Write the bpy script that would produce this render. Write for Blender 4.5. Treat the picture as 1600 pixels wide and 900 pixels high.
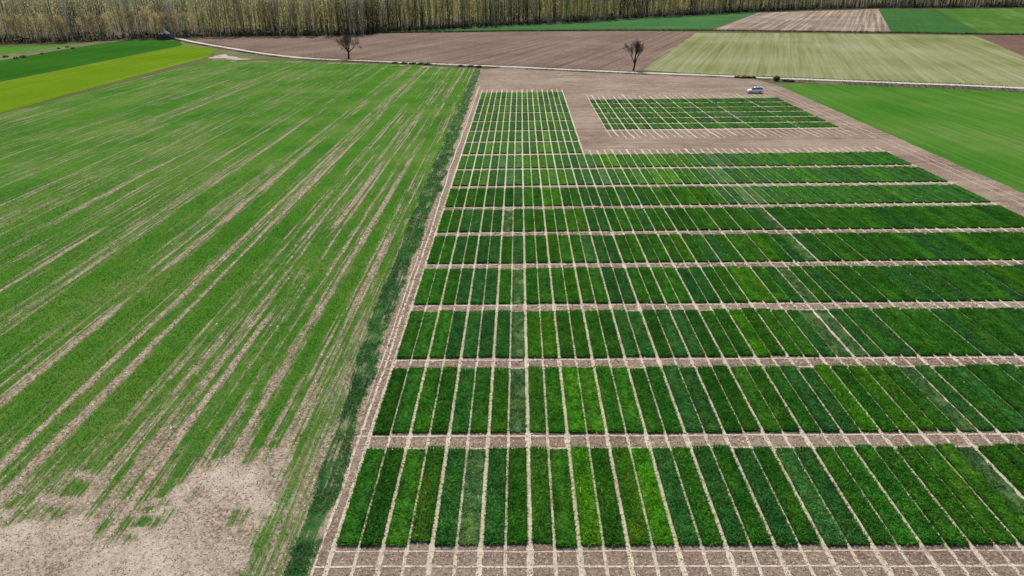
import bpy, math, random
import numpy as np
from mathutils import Matrix, Vector

for o in list(bpy.data.objects):
    bpy.data.objects.remove(o)
scene = bpy.context.scene
COL = scene.collection

# ------------------------------------------------------------------ camera
F_PX, PIT, YAW, ROL, CAM_H, CAM_X = 1090.0, 0.419385, -0.0142307, -0.0125925, 32.1377, 11.5964
cy, sy = math.cos(YAW), math.sin(YAW)
cp, sp = math.cos(PIT), math.sin(PIT)
head = Vector((sy, cy, 0)); right = Vector((cy, -sy, 0))
fwd = head * cp - Vector((0, 0, sp))
down = -head * sp - Vector((0, 0, cp))
cr, sr = math.cos(ROL), math.sin(ROL)
ax = right * cr - down * sr
ay = -(right * sr + down * cr)
cam_d = bpy.data.cameras.new('camera')
cam = bpy.data.objects.new('camera', cam_d); COL.objects.link(cam)
cam.matrix_world = Matrix(((ax.x, ay.x, -fwd.x, CAM_X), (ax.y, ay.y, -fwd.y, 0),
                           (ax.z, ay.z, -fwd.z, CAM_H), (0, 0, 0, 1)))
cam_d.sensor_width = 36.0
cam_d.lens = 36.0 * F_PX / 1600.0
cam_d.clip_start = 0.5; cam_d.clip_end = 9000
scene.camera = cam

# ------------------------------------------------------------------ world, sun, exposure
SUN_EL, SUN_AZ = 54.0, -6.0        # azimuth from +Y towards +X
world = bpy.data.worlds.new('World'); scene.world = world
world.use_nodes = True
nt = world.node_tree
sky = nt.nodes.new('ShaderNodeTexSky'); sky.sky_type = 'NISHITA'; sky.sun_disc = False
sky.sun_elevation = math.radians(SUN_EL); sky.sun_rotation = math.radians(SUN_AZ)
bg = nt.nodes['Background']; bg.inputs['Strength'].default_value = 0.13
nt.links.new(sky.outputs['Color'], bg.inputs['Color'])
sun_d = bpy.data.lights.new('sun', 'SUN'); sun_d.energy = 4.1; sun_d.angle = math.radians(0.5)
sun_d.color = (1.0, 0.955, 0.89)
sun = bpy.data.objects.new('sun', sun_d); COL.objects.link(sun)
e, a = math.radians(SUN_EL), math.radians(SUN_AZ)
sdir = Vector((math.sin(a) * math.cos(e), math.cos(a) * math.cos(e), math.sin(e)))
sun.rotation_euler = sdir.to_track_quat('Z', 'Y').to_euler()
sun.location = (0, 60, 80)
vs = scene.view_settings
vs.view_transform = 'Standard'; vs.look = 'None'; vs.exposure = 0.0; vs.gamma = 1.0
vs.use_curve_mapping = False

# ------------------------------------------------------------------ helpers
rng = np.random.default_rng(11)
random.seed(5)


def at(px, py):
    """ground point seen at a pixel of the 1600x900 survey photograph"""
    a, b = px - 800.0, py - 450.0
    u = cr * a + sr * b; v = -sr * a + cr * b
    fy = F_PX * cp - v * sp; fz = -F_PX * sp - v * cp
    t = -CAM_H / fz
    return (cy * u * t + sy * fy * t + CAM_X, -sy * u * t + cy * fy * t)


def project(X, Y, Z=0.0):
    x = X - CAM_X
    xr = cy * x - sy * Y; yr = sy * x + cy * Y
    dep = yr * cp + (CAM_H - Z) * sp
    upv = yr * sp - (CAM_H - Z) * cp
    u = F_PX * xr / dep; v = -F_PX * upv / dep
    return 800 + cr * u - sr * v, 450 + sr * u + cr * v


def hash2(ix, iy, seed):
    h = (ix.astype(np.int64) * 374761393 + iy.astype(np.int64) * 668265263 + seed * 982451653) & 0xFFFFFFFF
    h = ((h ^ (h >> 13)) * 1274126177) & 0xFFFFFFFF
    h = (h ^ (h >> 16)) & 0xFFFFFF
    return h / float(0xFFFFFF)


def vnoise(x, y, seed=0):
    x = np.asarray(x, float); y = np.asarray(y, float)
    ix = np.floor(x); iy = np.floor(y); fx = x - ix; fy = y - iy
    fx = fx * fx * (3 - 2 * fx); fy = fy * fy * (3 - 2 * fy)
    a = hash2(ix, iy, seed); b = hash2(ix + 1, iy, seed)
    c = hash2(ix, iy + 1, seed); d = hash2(ix + 1, iy + 1, seed)
    return (a * (1 - fx) + b * fx) * (1 - fy) + (c * (1 - fx) + d * fx) * fy


def fbm(x, y, seed=0, n=4):
    s = 0; amp = 0.5; tot = 0
    for i in range(n):
        s = s + amp * vnoise(x * 2 ** i, y * 2 ** i, seed + i * 17); tot += amp; amp *= 0.55
    return s / tot


def sstep(a, b, x):
    t = np.clip((x - a) / (b - a), 0, 1)
    return t * t * (3 - 2 * t)


def mesh_np(name, V, T, mats=(), smooth=False):
    """mesh from vertices (n,3) and triangles or quads (m,3|4)"""
    V = np.ascontiguousarray(V, dtype=np.float32); T = np.ascontiguousarray(T, dtype=np.int32)
    me = bpy.data.meshes.new(name)
    k = T.shape[1]
    me.vertices.add(len(V)); me.vertices.foreach_set('co', V.ravel())
    me.loops.add(T.size); me.loops.foreach_set('vertex_index', T.ravel())
    me.polygons.add(len(T)); me.polygons.foreach_set('loop_start', np.arange(0, T.size, k, dtype=np.int32))
    me.update(calc_edges=True)
    if smooth:
        me.polygons.foreach_set('use_smooth', np.ones(len(T), dtype=bool))
    for m in mats:
        me.materials.append(m)
    return me


def add_attr(me, name, vals):
    at_ = me.attributes.new(name, 'FLOAT', 'POINT'); at_.data.foreach_set('value', np.asarray(vals, np.float32).ravel())


def add_col(me, name, vals):
    vals = np.asarray(vals, np.float32)
    if vals.shape[1] == 3:
        vals = np.concatenate([vals, np.ones((len(vals), 1), np.float32)], 1)
    at_ = me.attributes.new(name, 'FLOAT_COLOR', 'POINT'); at_.data.foreach_set('color', vals.ravel())


def link(name, me, parent=None, **props):
    o = bpy.data.objects.new(name, me); COL.objects.link(o)
    if parent is not None:
        o.parent = parent
    for k_, v_ in props.items():
        o[k_] = v_
    return o


def thing(name, label, category, loc, rz=0.0, group=None):
    o = bpy.data.objects.new(name, None); COL.objects.link(o)
    o.empty_display_size = 0.2
    o.location = loc; o.rotation_euler = (0, 0, rz)
    o['label'] = label; o['category'] = category
    if group:
        o['group'] = group
    return o


class Geo:
    """collects vertices and triangles"""
    def __init__(self):
        self.V = []; self.T = []; self.C = []; self.n = 0

    def add(self, V, T, c=None):
        V = np.asarray(V, float).reshape(-1, 3); T = np.asarray(T, int)
        self.V.append(V); self.T.append(T + self.n); self.n += len(V)
        if c is not None:
            c = np.asarray(c, float)
            self.C.append(np.tile(c, (len(V), 1)) if c.ndim == 1 else c)

    def tube(self, p0, p1, r0, r1, sides=6, c=None):
        p0 = np.asarray(p0, float); p1 = np.asarray(p1, float)
        d = p1 - p0; L = np.linalg.norm(d); d = d / max(L, 1e-6)
        ref = np.array([1.0, 0, 0]) if abs(d[2]) > 0.8 else np.array([0, 0, 1.0])
        s = np.cross(d, ref); s /= np.linalg.norm(s); t = np.cross(d, s)
        ang = np.arange(sides) / sides * 2 * np.pi
        ring = np.cos(ang)[:, None] * s + np.sin(ang)[:, None] * t
        V = np.concatenate([p0 + ring * r0, p1 + ring * r1])
        i = np.arange(sides); j = (i + 1) % sides
        T = np.concatenate([np.stack([i, j, j + sides], 1), np.stack([i, j + sides, i + sides], 1)])
        self.add(V, T, c)

    def box(self, x0, x1, y0, y1, z0, z1, c=None):
        V = [(x, y, z) for z in (z0, z1) for y in (y0, y1) for x in (x0, x1)]
        q = [(0, 2, 3, 1), (4, 5, 7, 6), (0, 1, 5, 4), (2, 6, 7, 3), (0, 4, 6, 2), (1, 3, 7, 5)]
        T = [(a, b, c_) for a, b, c_, d in q] + [(a, c_, d) for a, b, c_, d in q]
        self.add(V, T, c)

    def mesh(self, name, mats=(), smooth=False):
        me = mesh_np(name, np.concatenate(self.V), np.concatenate(self.T), mats, smooth)
        if self.C:
            add_col(me, 'Col', np.concatenate(self.C))
        return me


DEG = math.radians
# ------------------------------------------------------------------ materials
class NT:
    def __init__(self, name):
        self.m = bpy.data.materials.new(name); self.m.use_nodes = True
        self.t = self.m.node_tree; self.t.nodes.clear()
        self.out = self.t.nodes.new('ShaderNodeOutputMaterial')

    def n(self, typ, **kw):
        nd = self.t.nodes.new(typ)
        for k, v in kw.items():
            setattr(nd, k, v)
        return nd

    def l(self, a, b):
        self.t.links.new(a, b)

    def coords(self, rot=0.0, scale=(1, 1, 1)):
        tc = self.n('ShaderNodeNewGeometry')
        mp = self.n('ShaderNodeMapping'); mp.vector_type = 'TEXTURE' if False else 'POINT'
        mp.inputs['Rotation'].default_value = (0, 0, rot)
        self.l(tc.outputs['Position'], mp.inputs['Vector'])
        mp2 = self.n('ShaderNodeMapping'); mp2.inputs['Scale'].default_value = scale
        self.l(mp.outputs[0], mp2.inputs['Vector'])
        return mp2.outputs[0]

    def noise(self, vec, scale, detail=4, rough=0.6):
        nd = self.n('ShaderNodeTexNoise'); nd.inputs['Scale'].default_value = scale
        nd.inputs['Detail'].default_value = detail; nd.inputs['Roughness'].default_value = rough
        self.l(vec, nd.inputs['Vector'])
        return nd.outputs['Fac']

    def ramp(self, fac, stops):
        nd = self.n('ShaderNodeValToRGB')
        el = nd.color_ramp.elements
        while len(el) < len(stops):
            el.new(0.5)
        for e_, (p_, c_) in zip(el, stops):
            e_.position = p_
            e_.color = (c_[0], c_[1], c_[2], 1) if hasattr(c_, '__len__') else (c_, c_, c_, 1)
        self.l(fac, nd.inputs['Fac'])
        return nd.outputs['Color']

    def mix(self, fac, a, b, mode='MIX'):
        nd = self.n('ShaderNodeMix', data_type='RGBA', blend_type=mode)
        for v, s in ((fac, nd.inputs[0]), (a, nd.inputs[6]), (b, nd.inputs[7])):
            if hasattr(v, 'is_linked'):
                self.l(v, s)
            elif hasattr(v, '__len__'):
                s.default_value = (v[0], v[1], v[2], 1)
            else:
                s.default_value = v
        return nd.outputs[2]

    def math(self, op, a, b=0.0, clamp=False):
        nd = self.n('ShaderNodeMath', operation=op, use_clamp=clamp)
        for v, s in ((a, nd.inputs[0]), (b, nd.inputs[1])):
            if hasattr(v, 'is_linked'):
                self.l(v, s)
            else:
                s.default_value = v
        return nd.outputs[0]

    def attr(self, name, out='Fac'):
        nd = self.n('ShaderNodeAttribute', attribute_name=name)
        return nd.outputs[out]

    def finish(self, color, rough=0.9, bump=None, bstr=0.5, bdist=0.1, spec=0.2, metallic=0.0, translucent=0.0):
        b = self.n('ShaderNodeBsdfPrincipled')
        if hasattr(color, 'is_linked'):
            self.l(color, b.inputs['Base Color'])
        else:
            b.inputs['Base Color'].default_value = (*color, 1)
        if hasattr(rough, 'is_linked'):
            self.l(rough, b.inputs['Roughness'])
        else:
            b.inputs['Roughness'].default_value = rough
        b.inputs['Specular IOR Level'].default_value = spec
        b.inputs['Metallic'].default_value = metallic
        if bump is not None:
            bn = self.n('ShaderNodeBump'); bn.inputs['Strength'].default_value = bstr
            bn.inputs['Distance'].default_value = bdist
            self.l(bump, bn.inputs['Height']); self.l(bn.outputs[0], b.inputs['Normal'])
        sh = b.outputs[0]
        if translucent > 0:
            tr = self.n('ShaderNodeBsdfTranslucent')
            if hasattr(color, 'is_linked'):
                self.l(color, tr.inputs['Color'])
            else:
                tr.inputs['Color'].default_value = (*color, 1)
            ms = self.n('ShaderNodeMixShader'); ms.inputs[0].default_value = translucent
            self.l(sh, ms.inputs[1]); self.l(tr.outputs[0], ms.inputs[2]); sh = ms.outputs[0]
        self.l(sh, self.out.inputs['Surface'])
        return self.m


SOIL_PALE = (0.48, 0.385, 0.28)
SOIL_TAN = (0.335, 0.252, 0.178)
SOIL_BROWN = (0.19, 0.134, 0.09)


def soil_material(name, dark, mid, pale, rot=0.0, furrow=0.0, fscale=1.0, big=0.05, clod=4.0):
    t = NT(name)
    v = t.coords(rot, (1, 1, 1))
    n1 = t.noise(v, big, 5, 0.6)
    n2 = t.noise(v, clod, 6, 0.75)
    n3 = t.noise(v, 0.45, 4, 0.65)
    vs_ = t.coords(rot, (fscale, fscale * 0.010, 1))
    n4 = t.noise(vs_, 1.0, 3, 0.6)
    f = t.math('ADD', t.math('MULTIPLY', n1, 0.40), t.math('MULTIPLY', n3, 0.28))
    f = t.math('ADD', f, t.math('MULTIPLY', t.math('SUBTRACT', n2, 0.23), 1.05))
    f = t.math('ADD', f, t.math('MULTIPLY', t.math('SUBTRACT', n4, 0.5), furrow))
    col = t.ramp(f, [(0.44, dark), (0.60, mid), (0.80, pale)])
    h = t.math('ADD', n2, t.math('MULTIPLY', n4, furrow * 1.5))
    return t.finish(col, 1.0, h, 1.0, 0.16, 0.0)


def field_material(name, cols, rot=0.0, stripe=0.5, sfreq=0.35, big=0.02, fine=1.2, soil=None, sthr=0.7, aspect=0.03):
    """crop field seen from afar: patches, drill stripes along the driving direction"""
    t = NT(name)
    v = t.coords(rot)
    n1 = t.noise(v, big, 4, 0.55)
    n2 = t.noise(v, fine, 6, 0.75)
    st = t.noise(t.coords(rot, (sfreq, sfreq * aspect, 1)), 1.0, 5, 0.7)
    st2 = t.noise(t.coords(rot, (sfreq * 4, sfreq * 4 * aspect, 1)), 1.0, 3, 0.6)
    f = t.math('ADD', t.math('MULTIPLY', n1, 0.55), t.math('MULTIPLY', n2, 0.35))
    f = t.math('ADD', f, t.math('MULTIPLY', t.math('SUBTRACT', st, 0.5), stripe))
    f = t.math('ADD', f, t.math('MULTIPLY', t.math('SUBTRACT', st2, 0.5), stripe * 0.5))
    n = len(cols)
    col = t.ramp(f, [(0.28 + 0.36 * i / (n - 1), c) for i, c in enumerate(cols)])
    if soil is not None:
        s = t.math('ADD', t.math('MULTIPLY', st2, 0.6), t.math('MULTIPLY', st, 0.4))
        s = t.math('ADD', s, t.math('MULTIPLY', n2, 0.25))
        msk = t.ramp(s, [(sthr, 0.0), (sthr + 0.12, 1.0)])
        col = t.mix(msk, col, soil)
    return t.finish(col, 1.0, n2, 0.6, 0.25, 0.0)


def blade_material(name, use_attr, transl=0.35, base_var=0.5):
    t = NT(name)
    if use_attr:
        base = t.attr('Col', 'Color')
    else:
        base = t.n('ShaderNodeObjectInfo').outputs['Color']
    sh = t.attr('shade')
    v = t.coords()
    n = t.noise(v, 0.9, 4, 0.7)
    n2 = t.noise(v, 4.5, 3, 0.8)
    k = t.ramp(t.math('ADD', t.math('MULTIPLY', n, 0.4), t.math('MULTIPLY', n2, 0.6)), [(0.36, 1 - base_var), (0.64, 1 + base_var)])
    c = t.mix(1.0, base, k, 'MULTIPLY')
    yl = t.ramp(t.noise(t.coords(0, (1.0, 0.35, 1)), 0.8, 4, 0.6), [(0.38, (0.78, 0.86, 1.0)), (0.5, (1, 1, 1)), (0.66, (1.45, 1.12, 1.0))])
    c = t.mix(1.0, c, yl, 'MULTIPLY')
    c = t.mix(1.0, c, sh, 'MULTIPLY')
    return t.finish(c, 0.75, spec=0.06, translucent=transl)


def flat_col_material(name, transl=0.0, rough=0.85, objcol=False):
    """vertex colour times a little world noise (bark, leaves, clods)"""
    t = NT(name)
    base = t.attr('Col', 'Color')
    k = t.ramp(t.noise(t.coords(), 0.8, 4, 0.7), [(0.3, 0.75), (0.75, 1.3)])
    c = t.mix(1.0, base, k, 'MULTIPLY')
    if objcol:
        c = t.mix(1.0, c, t.n('ShaderNodeObjectInfo').outputs['Color'], 'MULTIPLY')
    return t.finish(c, rough, spec=0.05, translucent=transl)


def plain(name, col, rough=0.5, metallic=0.0, spec=0.5, var=0.08):
    t = NT(name)
    k = t.ramp(t.noise(t.coords(), 2.5, 4, 0.6), [(0.3, 1 - var), (0.7, 1 + var)])
    c = t.mix(1.0, col, k, 'MULTIPLY')
    return t.finish(c, rough, spec=spec, metallic=metallic)


BACK_ROT = DEG(21)   # the fields beyond the track are worked along another line

# ------------------------------------------------------------------ ground
def sheet(name, pts, z, mat, kind='structure', jag=0.0, step=3.0, seed=0, **props):
    """flat polygon whose outline wanders a little"""
    P = []
    n = len(pts)
    for i in range(n):
        p0 = np.array(pts[i]); p1 = np.array(pts[(i + 1) % n])
        L = np.linalg.norm(p1 - p0); m = max(1, int(L / step)) if jag > 0 else 1
        nd = np.array([-(p1 - p0)[1], (p1 - p0)[0]]) / max(L, 1e-6)
        for j in range(m):
            q = p0 + (p1 - p0) * j / m
            if j > 0:
                q = q + nd * jag * (fbm(np.array([q[0] / step * 0.7]), np.array([q[1] / step * 0.7]), seed)[0] - 0.5) * 2
            P.append((q[0], q[1], z))
    me = bpy.data.meshes.new(name)
    me.from_pydata(P, [], [list(range(len(P)))])
    me.update()
    if me.polygons[0].normal.z < 0:
        me.flip_normals()
    me.materials.append(mat)
    o = link(name, me, **props)
    if kind:
        o['kind'] = kind
    return o


m_ground = field_material('rough pasture', [(0.10, 0.085, 0.05), (0.12, 0.12, 0.05), (0.16, 0.16, 0.07)], stripe=0.1)
G = 4000
sheet('ground', [(-G, -600), (G, -600), (G, 6000), (-G, 6000)], -0.04, m_ground)

m_soil = soil_material('trial soil', (0.142, 0.096, 0.067), (0.278, 0.202, 0.146), (0.43, 0.336, 0.25), rot=DEG(90), big=0.06, clod=4.0, furrow=0.35, fscale=0.8)
m_plough = soil_material('ploughed earth', (0.122, 0.080, 0.057), (0.188, 0.130, 0.095), (0.285, 0.212, 0.162), rot=BACK_ROT, furrow=0.55, fscale=0.45, big=0.03, clod=1.2)
m_stripe_earth = soil_material('combed earth', (0.16, 0.115, 0.082), (0.265, 0.20, 0.148), (0.44, 0.355, 0.265), rot=DEG(25), furrow=0.95, fscale=0.5, big=0.03, clod=1.2)
m_dark_earth = soil_material('dark ploughed earth', (0.11, 0.066, 0.045), (0.16, 0.10, 0.072), (0.21, 0.14, 0.10), rot=BACK_ROT, furrow=0.3, fscale=0.4, big=0.05, clod=1.5)
m_pale_field = field_material('pale sprouting field', [(0.155, 0.175, 0.06), (0.215, 0.225, 0.095), (0.275, 0.27, 0.135), (0.34, 0.32, 0.19)], rot=DEG(19), stripe=0.6, sfreq=0.2, big=0.015, fine=0.8, aspect=0.015)
m_far_mint = field_material('far blue green field', [(0.045, 0.128, 0.034), (0.058, 0.150, 0.046), (0.085, 0.18, 0.06)], rot=BACK_ROT, stripe=0.25)
m_far_deep = field_material('far deep green field', [(0.036, 0.112, 0.026), (0.048, 0.128, 0.036), (0.07, 0.155, 0.03)], rot=DEG(25), stripe=0.35, sfreq=0.12)
m_far_bright = field_material('far bright green field', [(0.055, 0.135, 0.022), (0.08, 0.165, 0.03), (0.14, 0.22, 0.06)], rot=DEG(25), stripe=0.55, sfreq=0.12)
m_right_green = field_material('right green field', [(0.042, 0.140, 0.016), (0.062, 0.170, 0.020), (0.090, 0.195, 0.030), (0.15, 0.205, 0.065)], rot=0, stripe=0.5, sfreq=0.3, big=0.03, fine=2.0, aspect=0.02)
m_yellow = field_material('yellow green field', [(0.098, 0.185, 0.008), (0.122, 0.210, 0.010), (0.165, 0.240, 0.022)], rot=0, stripe=0.6, sfreq=0.25, big=0.02, aspect=0.015)
m_deep = field_material('deep green field', [(0.024, 0.098, 0.010), (0.033, 0.116, 0.013), (0.046, 0.135, 0.017)], rot=0, stripe=0.55, sfreq=0.25, aspect=0.015)
m_left_far = field_material('far left green field', [(0.06, 0.165, 0.02), (0.085, 0.20, 0.025), (0.12, 0.22, 0.05)], rot=0, stripe=0.3)
m_scrub = field_material('scrubby verge', [(0.105, 0.105, 0.05), (0.16, 0.165, 0.075), (0.25, 0.235, 0.14)], stripe=0.2, fine=0.7, big=0.08)
m_verge = field_material('dry verge', [(0.075, 0.07, 0.042), (0.145, 0.125, 0.085), (0.235, 0.20, 0.15)], stripe=0.2, fine=0.9, big=0.12)
m_woodfloor = field_material('wood floor', [(0.07, 0.06, 0.04), (0.11, 0.095, 0.06), (0.15, 0.13, 0.075)], stripe=0.1)

road_px = [(238, 57.5), (278, 60), (300, 65), (345, 73), (400, 82), (445, 88), (490, 92), (580, 95.5), (670, 99.5), (800, 104.5), (890, 109), (980, 113), (1090, 117), (1200, 121.8), (1300, 125.5), (1400, 129.5), (1500, 133), (1600, 137.8), (1680, 141.5)]
road = np.array([at(*q) for q in road_px])


def offset_line(P, d):
    """offset polyline to its right-hand side by d"""
    T = np.gradient(P, axis=0); T /= np.linalg.norm(T, axis=1)[:, None]
    N = np.stack([T[:, 1], -T[:, 0]], 1)
    d = np.asarray(d)
    return P + N * (d[:, None] if d.ndim else d)


def dense(P, step):
    P = np.asarray(P, float)
    s = np.concatenate([[0], np.cumsum(np.linalg.norm(np.diff(P, axis=0), axis=1))])
    # smooth with a cubic-ish resample
    q = np.arange(0, s[-1], step)
    R = np.stack([np.interp(q, s, P[:, 0]), np.interp(q, s, P[:, 1])], 1)
    k = max(1, int(6 / step)); ker = np.ones(2 * k + 1) / (2 * k + 1)
    pad = np.concatenate([np.repeat(R[:1], k, 0) + (np.arange(-k, 0)[:, None]) * (R[1] - R[0]), R, np.repeat(R[-1:], k, 0) + (np.arange(1, k + 1)[:, None]) * (R[-1] - R[-2])])
    return np.stack([np.convolve(pad[:, 0], ker, 'valid'), np.convolve(pad[:, 1], ker, 'valid')], 1)


def ribbon(name, P, hw_l, hw_r, z, mat, jag=0.15, seed=0, parent=None, **props):
    """strip along P with ragged edges"""
    n = len(P); s = np.concatenate([[0], np.cumsum(np.linalg.norm(np.diff(P, axis=0), axis=1))])
    wl = hw_l + jag * (fbm(s * 1.7, s * 0 + 3.3, seed, 3) - 0.5) * 2
    wr = hw_r + jag * (fbm(s * 1.7, s * 0 + 9.1, seed + 5, 3) - 0.5) * 2
    A = offset_line(P, -wl); B = offset_line(P, wr)
    V = np.zeros((2 * n, 3)); V[:n, :2] = A; V[n:, :2] = B; V[:, 2] = z
    i = np.arange(n - 1)
    Q = np.stack([i, i + n, i + n + 1, i + 1], 1)
    me = mesh_np(name, V, Q, [mat])
    return link(name, me, parent, **props)


road_d = dense(road, 1.5)

# trial ground: everything between the left field and the right green field
edge_L = [at(448, 886), at(508, 727), at(540, 640), at(577, 500), at(613, 420), at(665, 290), at(738, 118)]
soil_o = sheet('bare_soil', [(-3.2, 8), (96, 8)] + [(91.5, 105), (93.0, 229), (88, 252)] +
               [tuple(p) for p in offset_line(road, 2.2)[::-1] if -6 < p[0] < 86] + [(-5.0, 276), (-4.0, 120), (-3.0, 50)], 0.0, m_soil)

# right green field
sheet('right_green_field', [(93.2, 229), (91.0, 106), (90.4, 80), (91, 20), (330, 20), (330, 160)] + [tuple(p) for p in offset_line(road, 7.5)[::-1] if p[0] > 96], 0.006, m_right_green, jag=0.5, step=2.0, seed=4)

# fields beyond the track
rl = offset_line(road, -2.4)
pts = [tuple(p) for p in rl if -190 < p[0] < 54]
sheet('ploughed_field', pts + [at(1004, 109), at(1088, 50), at(1000, 48.5), at(800, 49.5), at(620, 52.5), at(450, 55), at(310, 57)], 0.0, m_plough, jag=0.6, step=6)
pts = [tuple(p) for p in rl if p[0] > 56]
sheet('pale_sprouting_field', [at(1004, 109.5)] + pts + [at(1700, 130), at(1525, 55.5), at(1300, 52.5), at(1088, 51)], 0.006, m_pale_field, jag=0.5, step=6)
sheet('dark_ploughed_field', [at(1526, 56), at(1700, 132), at(1900, 132), at(1800, 56)], 0.012, m_dark_earth)
sheet('far_meadow', [at(600, 51), at(800, 48), at(1000, 46.5), at(1106, 46.8), at(1182, 20.5), at(1175, 18), at(1000, 26), at(900, 33), at(760, 40), at(600, 47)], 0.012, m_far_mint)
sheet('combed_field', [at(1108, 48.5), at(1393, 50.5), at(1372, 14), at(1184, 20)], 0.012, m_stripe_earth)
sheet('deep_green_far_field', [at(1394, 50.8), at(1535, 53), at(1462, 14.5), at(1373, 13.8)], 0.018, m_far_deep)
sheet('bright_green_far_field', [at(1536, 53), at(1850, 56), at(1760, 13), at(1463, 14)], 0.012, m_far_bright)

# left hand fields
sheet('yellow_green_field', [at(-200, 166), at(0, 128), at(285, 71), at(322, 74), at(338, 78), at(325, 89), at(0, 176.5), at(-200, 229)], 0.006, m_yellow, jag=0.8, step=8)
sheet('deep_green_field', [at(-200, 118), at(0, 95), at(90, 79), at(170, 66.5), at(230, 61.5), at(282, 64), at(285, 70.5), at(0, 127.5), at(-200, 165.5)], 0.0, m_deep, jag=0.8, step=8)
sheet('far_left_field', [at(-200, 80), at(0, 73), at(80, 71), at(150, 67), at(90, 77), at(0, 91), at(-200, 112)], 0.006, m_left_far)
sheet('scrub_strip', [at(-200, 106), at(0, 86.0), at(90, 74), at(140, 66.5), at(230, 60.0), at(228, 61.5), at(170, 66), at(90, 79), at(0, 95), at(-200, 118)], 0.012, m_scrub, jag=0.8, step=5)
sheet('trackside_grass', [at(238, 60), at(285, 63), at(345, 77), at(440, 91), at(330, 95), at(338, 78), at(322, 74), at(285, 71)], -0.006, m_scrub, jag=0.8, step=5)

sheet('bare_patch', [at(326, 91), at(336, 86), at(352, 84.5), at(364, 88), at(394, 92.5), at(370, 94), at(345, 91)], 0.016, soil_material('chalky soil', (0.25, 0.21, 0.14), (0.42, 0.36, 0.27), (0.60, 0.53, 0.42), big=0.15, clod=0.6), jag=4.5, step=2.5, seed=6)
m_road = soil_material('track gravel', (0.42, 0.36, 0.29), (0.56, 0.49, 0.41), (0.66, 0.60, 0.52), big=0.1, clod=1.5)
road_o = ribbon('dirt_track', road_d, 1.7, 1.7, 0.05, m_road, 0.35, 3, kind='structure')
vg = ribbon('verge', road_d[(road_d[:, 0] > -120)], 2.9, 4.6, 0.022, m_verge, 0.9, 8, kind='structure')
vg2 = ribbon('verge', road_d[road_d[:, 0] > 96], 1.0, 9.5, 0.03, m_verge, 0.9, 8, kind='structure')
fm = dense(np.array([at(600, 51.5), at(800, 48.8), at(1000, 47.6), at(1106, 48), at(1393, 51.3), at(1535, 54), at(1750, 56)]), 3.0)
ribbon('field_margin', fm, 2.0, 2.6, 0.03, m_scrub, 1.0, 5, kind='structure')

# ------------------------------------------------------------------ striped field on the left
L_EDGE = np.array(edge_L)


def strip_left_x(Y):
    return np.interp(Y, L_EDGE[:, 1], L_EDGE[:, 0])


def strip_right_x(Y):
    return np.interp(Y, [20, 31.2, 47.9, 64, 78, 115, 256, 290], [-1.2, -1.33, -1.5, -2.15, -1.9, -1.75, -2.9, -3.0])


TRAM0 = [  # x, half width, strength: thin spots and wheelings along the drilling
    (-26.35, 0.30, 1.05), (-24.1, 0.34, 1.05), (-32.0, 0.75, 0.70), (-33.6, 0.4, 0.4), (-14.7, 0.5, 0.75), (-13.6, 0.25, 0.6),
    (-9.75, 0.35, 0.8), (-11.3, 0.2, 0.6), (-19.6, 0.30, 0.55), (-17.4, 0.2, 0.5), (-6.1, 0.4, 0.7), (-7.0, 0.2, 0.55),
    (-41.5, 0.35, 0.6), (-48.0, 0.5, 0.45), (-57.0, 0.3, 0.55), (-66.0, 0.5, 0.5), (-78.0, 0.4, 0.6), (-92.0, 0.8, 0.5), (-106.0, 0.5, 0.5), (-118.0, 0.6, 0.6)]
TRAM = [(a_, b2 * 0.85, c2 * 0.85) for a_, b2, c2 in TRAM0]
BARE = np.array([at(*q) for q in [(-60, 770), (0, 755), (60, 742), (100, 735), (150, 760), (215, 800), (260, 760), (300, 735), (345, 715), (420, 690), (462, 672), (470, 700), (445, 760), (425, 830), (405, 900), (380, 960), (-60, 960)]])


ISLES = [(*at(70, 800), 2.2, 0.9), (*at(20, 785), 1.6, 0.8), (*at(120, 765), 1.8, 1.0), (*at(240, 818), 0.9, 0.6), (*at(205, 815), 1.2, 0.5), (*at(385, 830), 0.45, 0.8), (*at(250, 735), 2.5, 1.4), (*at(180, 705), 2.5, 1.5), (*at(330, 700), 1.6, 1.2)]


def poly_sd(x, y, P):
    """signed distance to polygon (positive inside)"""
    d = np.full(x.shape, 1e9); ins = np.zeros(x.shape, bool)
    n = len(P)
    for i in range(n):
        ax_, ay_ = P[i]; bx, by = P[(i + 1) % n]
        ex, ey = bx - ax_, by - ay_
        t = np.clip(((x - ax_) * ex + (y - ay_) * ey) / (ex * ex + ey * ey), 0, 1)
        d = np.minimum(d, np.hypot(x - ax_ - t * ex, y - ay_ - t * ey))
        c = ((ay_ > y) != (by > y)) & (x < (bx - ax_) * (y - ay_) / (by - ay_ + 1e-12) + ax_)
        ins ^= c
    return np.where(ins, d, -d)


def field_top(X):
    return np.interp(X, [-130, -123, -89, -40, -6], [321, 319, 314.5, 297, 279.5])


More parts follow.
